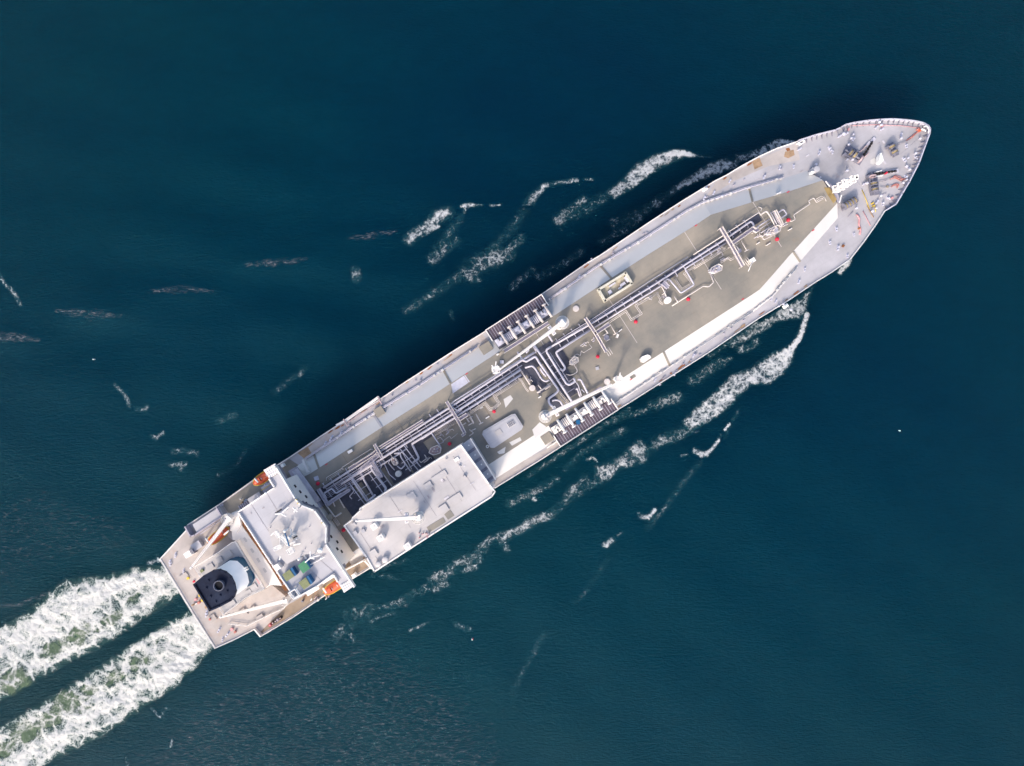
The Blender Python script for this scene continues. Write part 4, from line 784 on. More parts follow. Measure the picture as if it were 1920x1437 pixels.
# ---------------------------------------------------------------- pipes on the trunk
pc = [0]
def pipe(pts, wpx, z=ZT + 2.2, m='pipe', nm='cargo_pipe', fil=None):
    r = wpx * .1705 / 2; mb = MB(); mb.tube(pts, r, z=z + .013 * (pc[0] % 11), n=10 if wpx > 2.5 else 6, fil=fil); pc[0] += 1
    if wpx >= 3:                                                      # flanges along the big lines
        W = [P(p[0], p[1], z) for p in pts]
        for i in range(len(W) - 1):
            L = (W[i + 1] - W[i]).length
            for k in range(1, int(L / 9)):
                d = (W[i + 1] - W[i]).normalized(); c = W[i] + d * 9 * k; c.z += .013 * ((pc[0] - 1) % 11); mb.tube([c - d * .12, c + d * .12], r * 1.22, n=10, world=True)
    return obj(nm, mb, M[m], ship, smooth=True)
def off(pts, d):
    out = []
    for i, p in enumerate(pts):
        ns = []
        for a, b in ((i - 1, i), (i, i + 1)):
            if a < 0 or b >= len(pts): continue
            dx, dy = pts[b][0] - pts[a][0], pts[b][1] - pts[a][1]; L = math.hypot(dx, dy); ns.append((-dy / L, dx / L))
        if len(ns) == 1: nx, ny = ns[0]; k = 1
        else:
            nx, ny = ns[0][0] + ns[1][0], ns[0][1] + ns[1][1]; L = math.hypot(nx, ny) or 1; nx /= L; ny /= L; k = 1 / max(.4, nx * ns[0][0] + ny * ns[0][1])
        out.append((p[0] + nx * d * k, p[1] + ny * d * k))
    return out
def multi(pts, ds, w, z=ZT + 1.2, m='pipel', nm='small_pipe'):
    for d in ds: pipe(off(pts, d), w, z, m, nm)
def shade_tray(pts, wd, z=ZT + .35):  # dark strip that paints the shade under and between the pipes
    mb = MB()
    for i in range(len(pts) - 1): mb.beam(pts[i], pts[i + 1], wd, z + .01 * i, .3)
    obj('painted_rack_shade', mb, M['shade_tray'], ship)
shade_tray([(600, 935), (715, 860), (840, 780)], 33); shade_tray([(838, 783), (985, 690), (1010, 672)], 25); shade_tray([(1040, 650), (1115, 603)], 17); shade_tray([(1115, 603), (1240, 526), (1300, 487), (1362, 450)], 13, ZT + .3); shade_tray([(1362, 448), (1425, 407)], 15)
shade_tray([(650, 925), (690, 980)], 34); shade_tray([(770, 838), (812, 896)], 46, ZT + .25); shade_tray([(735, 860), (756, 898)], 40, ZT + .3); shade_tray([(693, 890), (726, 940)], 40, ZT + .27)
shade_tray([(1018, 648), (1074, 742)], 34, ZT + .32); shade_tray([(992, 690), (1020, 735)], 22, ZT + .28); shade_tray([(1044, 655), (1066, 688)], 16, ZT + .29); shade_tray([(1030, 742), (1050, 772)], 18, ZT + .2)
# main rack, aft part
A = [(713, 846.5), (836, 769)]
pipe([(606, 915), (713, 846.5), (835, 769.5), (977, 677), (1002, 661)], 4.2); pipe([(612, 918), (717, 851), (844, 772), (979, 685)], 1.8)
pipe([(640, 908), (727, 853), (857, 771), (977, 693)], 4.6, ZT + 2.6); pipe([(772, 833), (852, 784), (977, 703)], 4.2); pipe([(660, 906), (740, 857), (762, 842)], 2.6)
pipe([(772.5, 833), (785, 858), (784, 861), (774, 868)], 4.2, ZT + 1.8); pipe([(790, 824), (809, 812), (823, 833), (828, 842)], 2.6)
pipe([(858, 771), (843, 760), (852, 752), (980, 672)], 2.2, ZT + 2.8); pipe([(846, 765), (852, 778), (866, 768)], 3.6, ZT + 2.0)
multi([(812, 812), (856, 785)], (0, 2.2, 4.4, 6.6), 1.0); multi([(605, 925), (690, 872), (716, 855)], (0, 3, 6, 9, 12), 1.3, ZT + 1.6, 'pipe')
multi([(862, 788), (909, 756), (919, 768), (926, 766), (936, 757), (927, 743), (977, 711)], (0, 2.2, -2.2), 1.0)
# aft expansion loops beside the machinery house
pipe([(696, 868), (660, 893), (662, 902), (688, 940), (694, 937), (704, 928)], 4.2, ZT + 2.4); pipe([(675, 884), (683, 897), (678, 892), (700, 930)], 4.0, ZT + 2.0)
pipe([(700, 872), (695, 876), (700, 884), (724, 916), (722, 922)], 4.8, ZT + 2.4); pipe([(708, 862), (716, 874), (712, 880), (735, 912)], 1.8); pipe([(720, 868), (730, 890), (742, 900)], 1.8); pipe([(690, 885), (726, 936)], 1.6)
pipe([(652, 890), (690, 944)], 1.6, ZT + 2.8); pipe([(656, 888), (694, 942)], 1.6, ZT + 2.8); pipe([(654, 905), (686, 948)], 2.2); pipe([(673, 880), (681, 893), (676, 900)], 3.6, ZT + 1.6)
pipe([(750, 842), (786, 884)], 1.9, ZT + 2.9); pipe([(758, 836), (774, 858), (789, 876)], 1.9, ZT + 2.9); pipe([(751, 842), (772, 880)], 1.4, ZT + 2.9); pipe([(739, 851), (750, 849), (752, 858), (770, 884)], 2.8, ZT + 2.2)
pipe([(745, 874), (752, 880), (760, 872), (757, 866)], 2.6, ZT + 1.8); pipe([(735, 858), (728, 868), (740, 882)], 2.2, ZT + 1.6); pipe([(613, 935), (607, 926), (622, 916), (630, 926), (650, 914)], 3.2, ZT + 2.0); pipe([(605, 930), (612, 944), (640, 925)], 2.6, ZT + 2.2)
pipe([(610, 945), (628, 970), (640, 962)], 3.0, ZT + 2.0, 'pipel'); pipe([(622, 935), (628, 950)], 2.4, ZT + 1.6, 'pipel'); pipe([(633, 930), (646, 953)], 2.4, ZT + 1.6, 'pipel'); pipe([(655, 912), (664, 921), (655, 931), (660, 936)], 2.0, ZT + 1.6)
multi([(628, 970), (638, 984)], (0, 2.4, 4.8), 1.0); pipe([(648, 918), (655, 912)], 2.0, ZT + 1.2, 'pipel')
multi([(615, 898), (640, 882)], (0, 2.5), .9); pipe([(612, 902), (612, 896), (642, 878), (645, 882)], 1.2, ZT + 1.0, 'pipel'); pipe([(642, 882), (641, 877), (680, 852), (696, 842), (700, 844)], 1.4, ZT + 1.6, 'pipel')
pipe([(785, 862), (789, 868), (800, 860), (796, 853)], 1.6, ZT + 1.2, 'pipel'); pipe([(830, 828), (843, 818), (846, 823), (858, 813)], 1.0, ZT + .8, 'pipel'); pipe([(823, 833), (832, 829), (829, 823)], 1.0, ZT + .8)
pipe([(876, 771), (888, 792), (887, 795)], 1.6, ZT + 1.6, 'pipel'); pipe([(874, 784), (880, 792)], 2.6, ZT + 1.2, 'pipel'); pipe([(866, 798), (874, 793)], 2.2, ZT + 1.2, 'pipel'); pipe([(880, 806), (888, 812), (880, 818)], 1.6, ZT + 1.2, 'pipel')
# manifold crossing
pipe([(986, 640), (996, 652), (1006, 655), (1000, 660), (1071, 753)], .1, ZT) if False else None
pipe([(1002, 648), (1017, 670), (1072, 753)], 4.2, ZT + 2.8); pipe([(980, 674), (986, 679), (1004, 668), (1011, 680), (1048, 732), (1040, 740), (1028, 748), (1030, 758), (1039, 765)], 4.2, ZT + 2.4)
pipe([(1034, 650), (1024, 656), (1026, 662), (1062, 720), (1068, 722), (1079, 715), (1075, 709)], 4.2, ZT + 2.6); pipe([(1110, 617), (1042, 661), (1046, 668), (1060, 690), (1056, 696), (1050, 692)], 4.2, ZT + 2.2)
pipe([(1036, 641), (1026, 626), (1030, 620)], 3.6, ZT + 2.0); pipe([(970, 660), (982, 678)], 3.4, ZT + 2.0); pipe([(1000, 650), (1006, 660), (992, 668), (986, 672)], 3.0, ZT + 1.8); pipe([(986, 662), (992, 657), (989, 651)], 3.0, ZT + 1.8)
pipe([(984, 690), (998, 686), (1004, 692), (1016, 712), (1024, 716), (1030, 712)], 3.6, ZT + 1.8); pipe([(1013, 690), (1016, 697), (1024, 706)], 3.6, ZT + 2.0); pipe([(1013, 735), (1006, 737), (1036, 720)], 2.6, ZT + 1.4, 'pipel'); pipe([(1015, 730), (1009, 722)], 2.0, ZT + 1.4, 'pipel')
pipe([(978, 697), (994, 722)], 2.6, ZT + 1.8, 'pipel'); multi([(972, 710), (976, 709), (988, 730), (992, 734)], (0, 2), 1.0); pipe([(1050, 744), (1066, 760), (1070, 756)], 1.3, ZT + 1.0)
pipe([(1035, 752), (1042, 750), (1050, 752), (1057, 764)], 3.4, ZT + 2.0); pipe([(1083, 712), (1089, 712), (1102, 738)], 3.6, ZT + 2.0); pipe([(1080, 731), (1082, 728), (1088, 745)], 3.0, ZT + 1.6); pipe([(1078, 715), (1084, 722), (1090, 742)], 1.8, ZT + 2.2)
pipe([(1030, 660), (1060, 706), (1066, 716), (1076, 710)], 1.6, ZT + 2.2); multi([(1046, 730), (1068, 756)], (0, 2.2), 1.0); pipe([(1090, 730), (1096, 736)], 1.6, ZT + 2.2)
pipe([(1061, 702), (1068, 704), (1076, 702), (1082, 698), (1082, 693), (1076, 684)], 1.8, ZT + 1.2, 'pipel'); pipe([(1070, 672), (1082, 664), (1088, 667), (1090, 658), (1094, 662), (1110, 652), (1105, 646)], 1.1, ZT + 1.0, 'pipel')
for k in range(7):                                                    # cross ties between the athwartship lines
    a = (1019 + 8 * k, 661 + 12.2 * k); pipe([(a[0] - 6, a[1] + 4), (a[0] + 10, a[1] - 6)], 1.5, ZT + 1.7, 'frame', 'pipe_tie')
# forward rack
pipe([(1042, 641), (1110, 599), (1222, 525), (1290, 482)], 1.5, ZT + 2.0); pipe([(1040, 646), (1112, 601), (1170, 563)], 1.0, ZT + 1.4)
pipe([(1034, 650), (1109, 607), (1238, 527), (1290, 493), (1363, 446.5), (1407, 416), (1411, 418), (1414, 424), (1409, 428)], 3.6, ZT + 2.6); pipe([(1114, 615), (1237, 538), (1242, 534)], 2.8)
multi([(1130, 611), (1174, 582), (1184, 598), (1201, 588), (1190, 573), (1234, 548)], (0, 2.6), 1.1)
pipe([(1244, 528), (1254, 523), (1276.7, 550), (1301.8, 534), (1284, 504), (1362, 455.5)], 3.0, ZT + 1.9); multi([(1266.7, 523), (1279, 541), (1296, 531), (1281, 513), (1288, 508), (1362, 462)], (0, 2.2), .9); multi([(1300, 503), (1364, 464)], (0, 2.4), .9)
pipe([(1236, 530), (1244, 544), (1250, 558)], 2.4, ZT + 1.8, 'pipel'); multi([(1232, 548), (1240, 562), (1238, 566), (1244, 570)], (0, 2.4), .9); pipe([(1260, 574), (1318, 537), (1329, 538), (1338, 530), (1332, 514)], 2.2, ZT + 1.0, 'pipel'); pipe([(1272, 568), (1264, 556)], 2.0, ZT + 1.2, 'pipel')
pipe([(1254, 541), (1250, 528), (1246, 532)], 1.4, ZT + 2.6); pipe([(1300, 478), (1423, 398.5), (1427, 404)], 2.0, ZT + 2.4, 'pipel'); pipe([(1422, 388), (1429, 391), (1426, 397)], 1.6, ZT + 1.2, 'pipel'); pipe([(1426, 403), (1437, 396), (1443, 404), (1455, 427)], 3.0, ZT + 2.2, 'pipel')
pipe([(1415, 429), (1443.6, 410.5)], 2.4, ZT + 1.6); pipe([(1424, 430), (1446, 416)], 1.2, ZT + 1.6); pipe([(1427, 437), (1450, 422)], 2.0, ZT + 1.6); pipe([(1425, 434), (1424, 440), (1427, 445), (1450, 431)], 1.8, ZT + 1.4, 'pipel'); pipe([(1428, 443), (1432, 450), (1460, 436)], 2.2, ZT + 1.2, 'pipel')
for d in (0, 4, 9): pipe([(1445 + d, 398 - d * .5), (1458 + d, 424 - d * .5)], 2.0, ZT + 2.8, 'pipe')
pipe([(1455, 402), (1468.6, 392.5), (1475.5, 402), (1462, 411)], 2.8, ZT + 1.8); pipe([(1477, 408), (1482.6, 416), (1491, 412), (1488, 403.5), (1493.7, 399.4), (1519, 382.7), (1516, 377), (1525.7, 371.5), (1531, 380), (1546, 371)], 1.7, ZT + .8, 'pipel')
multi([(1530, 374), (1540, 368), (1546, 371)], (0, 3), .9); pipe([(1545, 366), (1549, 378)], 1.0, ZT + .8, 'pipel'); multi([(1344, 470), (1352, 462), (1360, 466)], (0, 2), .8); multi([(1350, 492), (1366, 482), (1370, 486), (1380, 480)], (0, 2.5), .9)
# cross walkways with their branches
def walk(pts, w_, m='walk', z=ZT + 3.4, name='walkway'):
    mb = MB()
    for i in range(len(pts) - 1): mb.beam(pts[i], pts[i + 1], w_, z - .011 * i, .3)
    o = obj(name, mb, M[m], ship)
    mb = MB()
    for d in (-w_ / 2, w_ / 2): mb.rail(off(pts, d), z, 1.1, .11, 2.5)
    for p in pts: mb.cyl(p[0], p[1], .9, z - .3, z - ZT - .3, 8)
    obj('walkway_rail', mb, M['pipel'] if m == 'walk' else M['frame'], o); return o
walk([(838, 753), (862, 793), (872, 813)], 5); walk([(862, 786), (876, 777)], 6); walk([(872, 813), (866, 817)], 4)
walk([(703, 833), (717, 857)], 4.5, z=ZT + 3.6); walk([(713, 839), (793, 789)], 4.5, z=ZT + 3.2); walk([(655, 880), (705, 848)], 6); walk([(668, 872), (700, 852), (706, 846)], 5, z=ZT + 3.7); walk([(712, 852), (676, 880)], 6, 'frame'); walk([(697, 862), (716, 895)], 6, 'frame', ZT + 3.3)
walk([(598, 917), (617, 948)], 5, 'frame'); walk([(617, 944), (656, 918)], 5, 'frame', ZT + 3.2)
walk([(1097, 597), (1117, 627), (1136, 660)], 5); walk([(1116, 625), (1142, 608)], 6); multi([(1134, 655), (1142, 668)], (0, -4, -8), 1.4, ZT + 2.4)
walk([(1351, 428), (1371, 462), (1392, 500)], 6); walk([(1372, 457), (1396, 440), (1410, 430), (1416, 434), (1422, 430)], 6); multi([(1394, 488), (1404, 500)], (0, -4, -8), 1.4, ZT + 2.4); walk([(1242, 531), (1252, 540)], 8, 'frame', ZT + 3.2)
walk([(1452, 396), (1466, 424)], 3.5, z=ZT + 3.7); walk([(1466, 424), (1474, 420)], 4)
multi([(1144, 553), (1144, 553.5)], (0,), .1) if False else None
for sx, sy in ((1374, 462), (1128, 618), (876, 786)):                  # valve stubs beside each walkway
    for a, b, w_ in (((0, 0), (10, -5), 1.6), ((6, -2), (12, 8), 2.6), ((16, -10), (26, 8), 1.8), ((2, 12), (12, 6), 2.0), ((22, 10), (30, 6), 2.0), ((8, 22), (16, 18), 1.8)):
        pipe([(sx + a[0], sy + a[1]), (sx + b[0], sy + b[1])], w_, ZT + 1.3, 'pipel', 'valve_stub')
# pipe supports: bents under the racks
def bents(a, b, half, step, z=ZT + 1.75):
    L = math.hypot(b[0] - a[0], b[1] - a[1]); ux, uy = (b[0] - a[0]) / L, (b[1] - a[1]) / L
    for k in range(int(L / step)):
        c = (a[0] + ux * (k + .5) * step, a[1] + uy * (k + .5) * step); p = (c[0] - uy * half, c[1] + ux * half); q = (c[0] + uy * half, c[1] - ux * half)
        mb = MB(); mb.beam(p, q, 1.2, z, .25); mb.box(*p, 1.2, 1.2, z - .25, z - ZT - .3); mb.box(*q, 1.2, 1.2, z - .25, z - ZT - .3); obj('pipe_support', mb, M['pipe'], ship)
bents((606, 924), (838, 774), 15, 17); bents((840, 782), (985, 688), 12, 17); bents((1040, 648), (1112, 603), 10, 17); bents((1114, 608), (1362, 452), 7, 19); bents((1364, 443), (1420, 406), 8, 17)
for c, h in (((668, 905), 14), ((676, 918), 15), ((684, 931), 15), ((706, 895), 12), ((715, 908), 12), ((764, 862), 13), ((772, 874), 14)):
    mb = MB(); mb.beam((c[0] - h * .84, c[1] + h * .54), (c[0] + h * .84, c[1] - h * .54), 1.3, ZT + 1.7, .25); obj('pipe_support', mb, M['pipe'], ship)
# gas domes, round hatches
for x, y, r, h, c in ((746.5, 889, 5.8, 2.2, 'slope'), (998, 728, 5.8, 2.2, 'pipel'), (1253, 562.7, 6, 2.4, 'white'), (1138.5, 716, 5.8, .7, 'pipel'), (1080, 579, 5.8, .5, 'pipel'), (582, 1) if False else (638, 970, .1, .1, 'slope'), (1137, 633, 5, .6, 'frame'), (617, 971, 6, 3.0, 'khaki'), (1386, 470, 4.5, .8, 'frame')):
    if r > 1: mb = MB(); mb.cyl(x, y, r, ZT + h, h, 24); mb.dome(x, y, r * .96, ZT + h, 24, 3, .08); obj('round_hatch', mb, M[c], ship, smooth=True)
def gasdome(x, y, a, c, L=18, W=12):
    g = obj('gas_dome', MB().box(x, y, L * .7, W * .85, ZT + 1.6, 1.6, a), M[c], ship)
    mb = MB(); ca, sa = math.cos(math.radians(a)), math.sin(math.radians(a))
    q = lambda u, v: (x + ca * u + sa * v, y - sa * u + ca * v)
    mb.cyl(*q(L * .25, 0), W * .52, ZT + 2.2, 2.2, 20); mb.prism([q(-L * .5, 1.2), q(-L * .5, -1.2), q(L * .2, -W * .5), q(L * .2, W * .5)], ZT + 2.0, ZT + 1.5); obj('dome_cover', mb, M[c], g)
    mb = MB(); mb.rail([q(-L * .5, 0), q(-L * .2, -W * .5), q(L * .4, -W * .55), q(L * .6, 0), q(L * .4, W * .55), q(-L * .2, W * .5)], ZT + 2.2, 1, .12, 2, True); obj('dome_rail', mb, M['pipel'], g)
    for u, v, r in ((0, -2.5, 1.5), (1, 2.5, 1.3), (5, -1, 1.8), (4, 3, 1.1), (-4, 0, 1.2), (7.5, -2, 1)):
        mb = MB(); mb.cyl(*q(u, v), r, ZT + 3.2, 1.2, 12); mb.cyl(*q(u, v), r * .5, ZT + 3.5, .4, 8); obj('dome_valve', mb, M['pipel' if random.random() < .6 else 'frame'], g, smooth=True)
gasdome(1075, 678, 40, 'slope', 18, 11); gasdome(815, 845, 20, 'machp', 22, 14); gasdome(1340, 506, 25, 'lite', 24, 12); gasdome(1447, 434, 25, 'lite', 30, 11)
gasdome(740, 864, -60, 'machp', 15, 8)
# red covered fire monitors
red0 = None
for x, y in ((595.7, 907.4), (645.5, 993), (843.5, 832), (926.5, 771.4), (1120, 669), (1191, 604), (1289, 562), (1454.7, 450), (1475.6, 414)):
    if red0 is None:
        mb = MB(); mb.cyl(x, y, 1.6, ZT + 1.4, 1.4, 10); mb.dome(x, y, 3.5, ZT + 1.3, 14, 5, .75); mb.cyl(x, y, 3.5, ZT + 1.3, .5, 14); red0 = obj('fire_monitor', mb, M['red'], ship, smooth=True)
    else: p = P(x, y, ZT); inst(red0, (p.x, p.y, ZT), random.uniform(0, 6), ship)
for x, y in ((612, 871), (875, 701), (1305, 423), (1478, 360), (1183, 712), (1393, 561), (1525, 432)):
    mb = MB(); mb.box(x, y, 5, 1.6, ZT + .12, .1); obj('hose_station_mark', mb, M['red'], ship)
# boxes standing on the trunk
mb = MB(); mb.prism([(904, 815), (906, 808), (958, 778), (966, 776), (981, 800), (978, 806), (927, 840), (920, 840)], ZT + 1.3, ZT); sk = obj('deck_house', mb, M['roofb'], ship)
mb = MB(); mb.prism([(907, 815), (908, 810), (958, 781), (965, 779), (978, 800), (975, 805), (926, 836), (921, 836)], ZT + 1.42, ZT + 1.2); obj('house_roof', mb, M['roofb'], sk)
mb = MB(); mb.box(935, 811, 12, 10, ZT + 1.65, .3); obj('house_hatch', mb, M['roof'], sk)
mb = MB(); mb.box(958, 795, 15, 11, ZT + 1.55, .2); fan = obj('cooler_bank', mb, M['slope'], sk)
for i in range(4):
    for j in range(3): mb = MB(); mb.cyl(*S((958, 795), -5.2 + 3.5 * i, -3.4 + 3.4 * j), 1.25, ZT + 1.8, .3, 10); obj('cooler_fan', mb, M['mach'], fan)
mb = MB(); ring = [S((914, 837.5), 2.4 * math.cos(a), 2.4 * math.sin(a)) for a in np.linspace(0, 2 * math.pi, 12)]; mb.tube(ring, .15, z=ZT + .8, n=5); obj('house_pipe', mb, M['white'], sk)
mb = MB(); q = [(1121, 545), (1171, 514), (1183, 534), (1133, 566)]; mb.wall(q, ZT, ZT + 2.4, .7, True); cb = obj('cargo_coaming', mb, mat('yellowed_white', (.66, .635, .54), .6, .15, .5, rust=.5), ship)
mb = MB(); mb.prism(q, ZT + .3, ZT); obj('coaming_floor', mb, mat('yellowish_floor', (.50, .47, .38), .7, .2, .4, rust=.6), cb)
for x, y, L, W, h in ((1144, 548, 7, 7, 1.2), (1168, 533, 10, 5, 1.4), (1175, 524, 4, 12, 1.5), (1163, 540, 7, 4, 1.2), (1148, 534, 14, 3, 1.0)):
    mb = MB(); mb.box(x, y, L, W, ZT + h, h - .2); obj('stored_gear', mb, M['lite'], cb)
mb = MB(); mb.prism([(1201, 673), (1204, 669), (1214, 665), (1219, 667), (1221, 671), (1208, 680), (1203, 679)], ZT + 2, ZT); obj('pill_tank', mb, M['white'], ship)
for x, y, L, W, h, c, a in ((656, 847, 9, 5, 1.6, 'white', 32), (593, 897.5, 8, 8, .4, 'lite', 20), (1120, 691, 6, 6, .4, 'roofb', 15), (941, 679, 7, 6, .5, 'lite', 0), (933, 665, 5, 3, .6, 'cream', 32), (914, 783, 8, 2, .6, 'white', 32), (903, 765, 6, 2, .5, 'slope', 32), (1412, 488, 9, 8, 3, 'white', 32), (1158, 630, 7, 4, 1.2, 'cream', 70), (1163, 620, 8, 1.6, .8, 'white', 40), (572, 874, 3.5, 26, 2.2, 'slope', 23), (1482, 430, 7, 1.6, .8, 'cream', 30), (1441, 458, 9, 1.6, .8, 'cream', 32), (1422, 456, 6, 1.6, .8, 'cream', 32), (1030, 720, 8, 2, .7, 'pipel', 32), (1012, 745, 6, 2, .7, 'white', 30), (1461, 362, 9, 1.4, 1, 'white', 22)):
    mb = MB(); mb.box(x, y, L, W, ZT + h, h, a); obj('trunk_fitting', mb, M[c], ship)
pipe([(1403, 509), (1411, 491)], 1.5, ZT + 3, 'white', 'crane_arm')

# ---------------------------------------------------------------- forecastle gear
def winch(cx, cy, a, drums, gear, L, W, cm='mach'):
    ca, sa = math.cos(math.radians(a)), math.sin(math.radians(a)); q = lambda u, v: (cx + ca * u + sa * v, cy - sa * u + ca * v)
    wn_ = obj('windlass', MB().prism([q(-L / 2, -W / 2), q(L / 2, -W / 2), q(L / 2, W / 2), q(-L / 2 + 3, W / 2), q(-L / 2, W * .2)], ZD + .45, ZD), M[cm], ship)
    mb = MB(); mb.tube([q(-L / 2 + 2, 1), q(L / 2 - 1, 1)], .35, z=ZD + 1.8, n=8); mb.box(*q(0, W * .3), L * .7, 2.5, ZD + 1.7, 1.2, a); mb.box(*q(-L * .35, W * .3), 4, 4, ZD + 2.3, 2, a); obj('drive_shaft', mb, M[cm], wn_)
    for u in drums:
        mb = MB(); z = ZD + 2.1; A_, B_ = P(*q(u - 2.6, -1), z), P(*q(u + 2.6, -1), z); mb.tube([A_, B_], .95, n=14, world=True); dr = obj('rope_drum', mb, M['rope'], wn_, smooth=True)
        mb = MB(); d = (B_ - A_).normalized()
        for p in (A_, B_): mb.tube([p - d * .1, p + d * .1], 1.25, n=14, world=True)
        obj('drum_flange', mb, M[cm], dr)
    for u in gear:
        mb = MB(); z = ZD + 1.9; A_, B_ = P(*q(u - 1.2, 0), z), P(*q(u + 1.2, 0), z); mb.tube([A_, B_], 1.15, n=12, world=True); mb.box(*q(u, 3), 5, 6, ZD + 1.8, 1.6, a); mb.box(*q(u + 3, -2), 1.2, 9, ZD + 2.4, 1.0, a); obj('gypsy_wheel', mb, M['machp'], wn_, smooth=False)
    return wn_
winch(1601, 290, -32, (-7, 2), (15,), 40, 22); winch(1638, 344, -82, (1, 12), (-14,), 44, 17); winch(1675, 281, -63, (-6, 5), (), 26, 12)
winch(1594, 382, 32, (-10, -3.5, 3, 9.5), (), 34, 9)
def chain(name, pts, z, wpx=2.6, parent=ship):
    mb = MB()
    for k, (x, y, a) in enumerate(lerp_line(pts, 3.0)):
        c = P(x, y, z); d = Vector((math.cos(math.radians(a)), math.sin(math.radians(a)), 0)); n_ = Vector((-d.y, d.x, 0)) if k % 2 else Vector((0, 0, 1))
        ring = [c + d * .42 * math.cos(t) + n_ * .28 * math.sin(t) for t in np.linspace(0, 2 * math.pi, 9)]; mb.tube(ring, .15, n=5, fil=.01, world=True)
    return obj(name, mb, M['chain'], parent, smooth=True)
chain('anchor_chain', [(1619, 292), (1628, 279), (1636, 266)], ZD + .9); chain('anchor_chain', [(1640, 327), (1654, 325), (1672, 322), (1680, 321)], ZD + .9)
for p, q in (((1614, 284), (1626, 272)), ((1622, 294), (1630, 286)), ((1641, 323), (1654, 320)), ((1642, 331), (1656, 329))):
    mb = MB(); mb.beam(p, q, 1.4, ZD + 1.1, .9); obj('chain_trough', mb, M['machp' if p[1] < 300 else 'white'], ship)
for x, y, L, W, a in ((1629, 270, 10, 6, 48), (1638, 262, 9, 6, 48), (1678, 321, 14, 7, 8)):
    mb = MB(); mb.box(x, y, L, W, ZD + .5, .4, a); obj('hawse_plate', mb, M['pipe'], ship)
mb = MB(); mb.cyl(1663, 324, 1.9, ZD + 1.5, 1.2, 10); obj('chain_stopper', mb, M['red'], ship)
for pts, m in (([(1682, 272), (1698, 266), (1706, 262)], 'ropeg'), ([(1648, 341), (1657, 340), (1668, 336), (1675, 332)], 'ropeg'), ([(1650, 352), (1662, 352), (1672, 349)], 'ropeg')):
    mb = MB(); mb.tube(pts, .13, z=ZD + .6, n=6, fil=1.5); r_ = obj('mooring_rope', mb, M[m], smooth=True); setp(r_, {272: 'grey rope led from the foremost rope winch towards the stem', 341: 'upper grey rope leaving the starboard windlass', 352: 'lower grey rope leaving the starboard windlass'}[pts[0][1]], 'rope', 'grey mooring ropes on the foredeck')
for pts, lab in (([(1700, 264), (1706, 259), (1712, 255), (1722, 247), (1724, 241)], 'red rope heap lying towards the very tip of the bow'), ([(1671, 335), (1677, 331), (1684, 334), (1690, 337), (1696, 337)], 'red rope heap beside the starboard windlass, farther forward'), ([(1674, 348), (1680, 345), (1686, 346), (1684, 350)], 'orange red rope coil nearest the starboard bulwark')):
    mb = MB(); mb.tube(pts, .17, z=ZD + .4, n=6, fil=1.0)
    for k in range(3): j = random.uniform(-2.5, 2.5); mb.tube([(x + j + random.uniform(-1.5, 1.5), y - j + random.uniform(-1.5, 1.5)) for x, y in pts], .10, z=ZD + .3 + .1 * k, n=5, fil=1.0)
    r_ = obj('mooring_rope', mb, M['roper'], smooth=True); setp(r_, lab, 'rope', 'red mooring ropes on the foredeck')
mb = MB(); mb.prism([(1648, 303), (1649, 292), (1652, 286), (1655, 293), (1657, 301), (1652, 307)], ZD + 3, ZD + 1); mb.tube([(1650, 300), (1652, 288)], .3, z=ZD + 3.3); obj('hose_davit', mb, M['fwhite'], ship)
sheet('deck_patch', [(1632, 300), (1640, 296), (1645, 302), (1638, 309), (1632, 307)], ZD + .1, M['slope'])
# bollards, vents, mushroom heads: one of each kind built, then copied
mb = MB(); c0 = P(1587, 251, ZD)
for i in (-1, 1): mb.cyl(1587 + i * 2.4, 251 - i * 1.5, 1.5, ZD + 1.0, .9, 10); mb.cyl(1587 + i * 2.4, 251 - i * 1.5, 1.9, ZD + 1.15, .2, 10)
mb.box(1587, 251, 9, 4, ZD + .12, .1); bol = obj('bollard', mb, M['lite'], ship)
for x, y, a in ((1574, 256, 0), (1599, 262, 20), (1643, 239, 10), (1653, 243, 0), (1689, 253, 40), (1698, 274, 60), (1694, 300, 80), (1700, 314, 100), (1697, 334, 60), (1716, 296, 80), (1664, 372, 90), (1654, 383, 60), (1643, 379, 20), (1620, 345, 0), (1560, 286, 45), (1535, 287, 40), (1555, 280, 80), (1499, 280, 0), (1461, 315, 40), (1487, 313, 50), (1368, 340, 30), (1338, 362, 30), (1432, 332, 30), (1320, 372, 30), (1497, 528, 40), (1508, 505, 50), (1454, 565, 30), (1446, 560, 30), (1555, 455, 60), (1567, 430, 60), (1588, 480, 50), (1600, 440, 60), (1570, 465, 45), (1300, 666, 30), (1228, 712, 30), (1265, 700, 30), (640, 812, 30), (610, 832, 30), (622, 821, 30), (735, 757, 30), (770, 733, 30), (415, 948, 0), (330, 1040, 60), (320, 1055, 70), (412, 1180, 30), (428, 1188, 20), (418, 1198, 60), (345, 1070, 60), (388, 1150, 60), (460, 940, 30), (500, 905, 30), (1050, 545, 30), (1085, 520, 30)):
    p = P(x, y, ZD); inst(bol, (p.x, p.y, ZD), math.radians(a), ship, sc_=random.uniform(.65, .95))
mb = MB(); mb.cyl(1583, 250, 1.3, ZD + 1.5, 1.5, 10); mb.cyl(1583, 250, 2.5, ZD + 1.9, .5, 12, 2.8); mb.dome(1583, 250, 2.5, ZD + 1.9, 12, 3, .4); ven = obj('mushroom_vent', mb, M['lite'], ship, smooth=True)
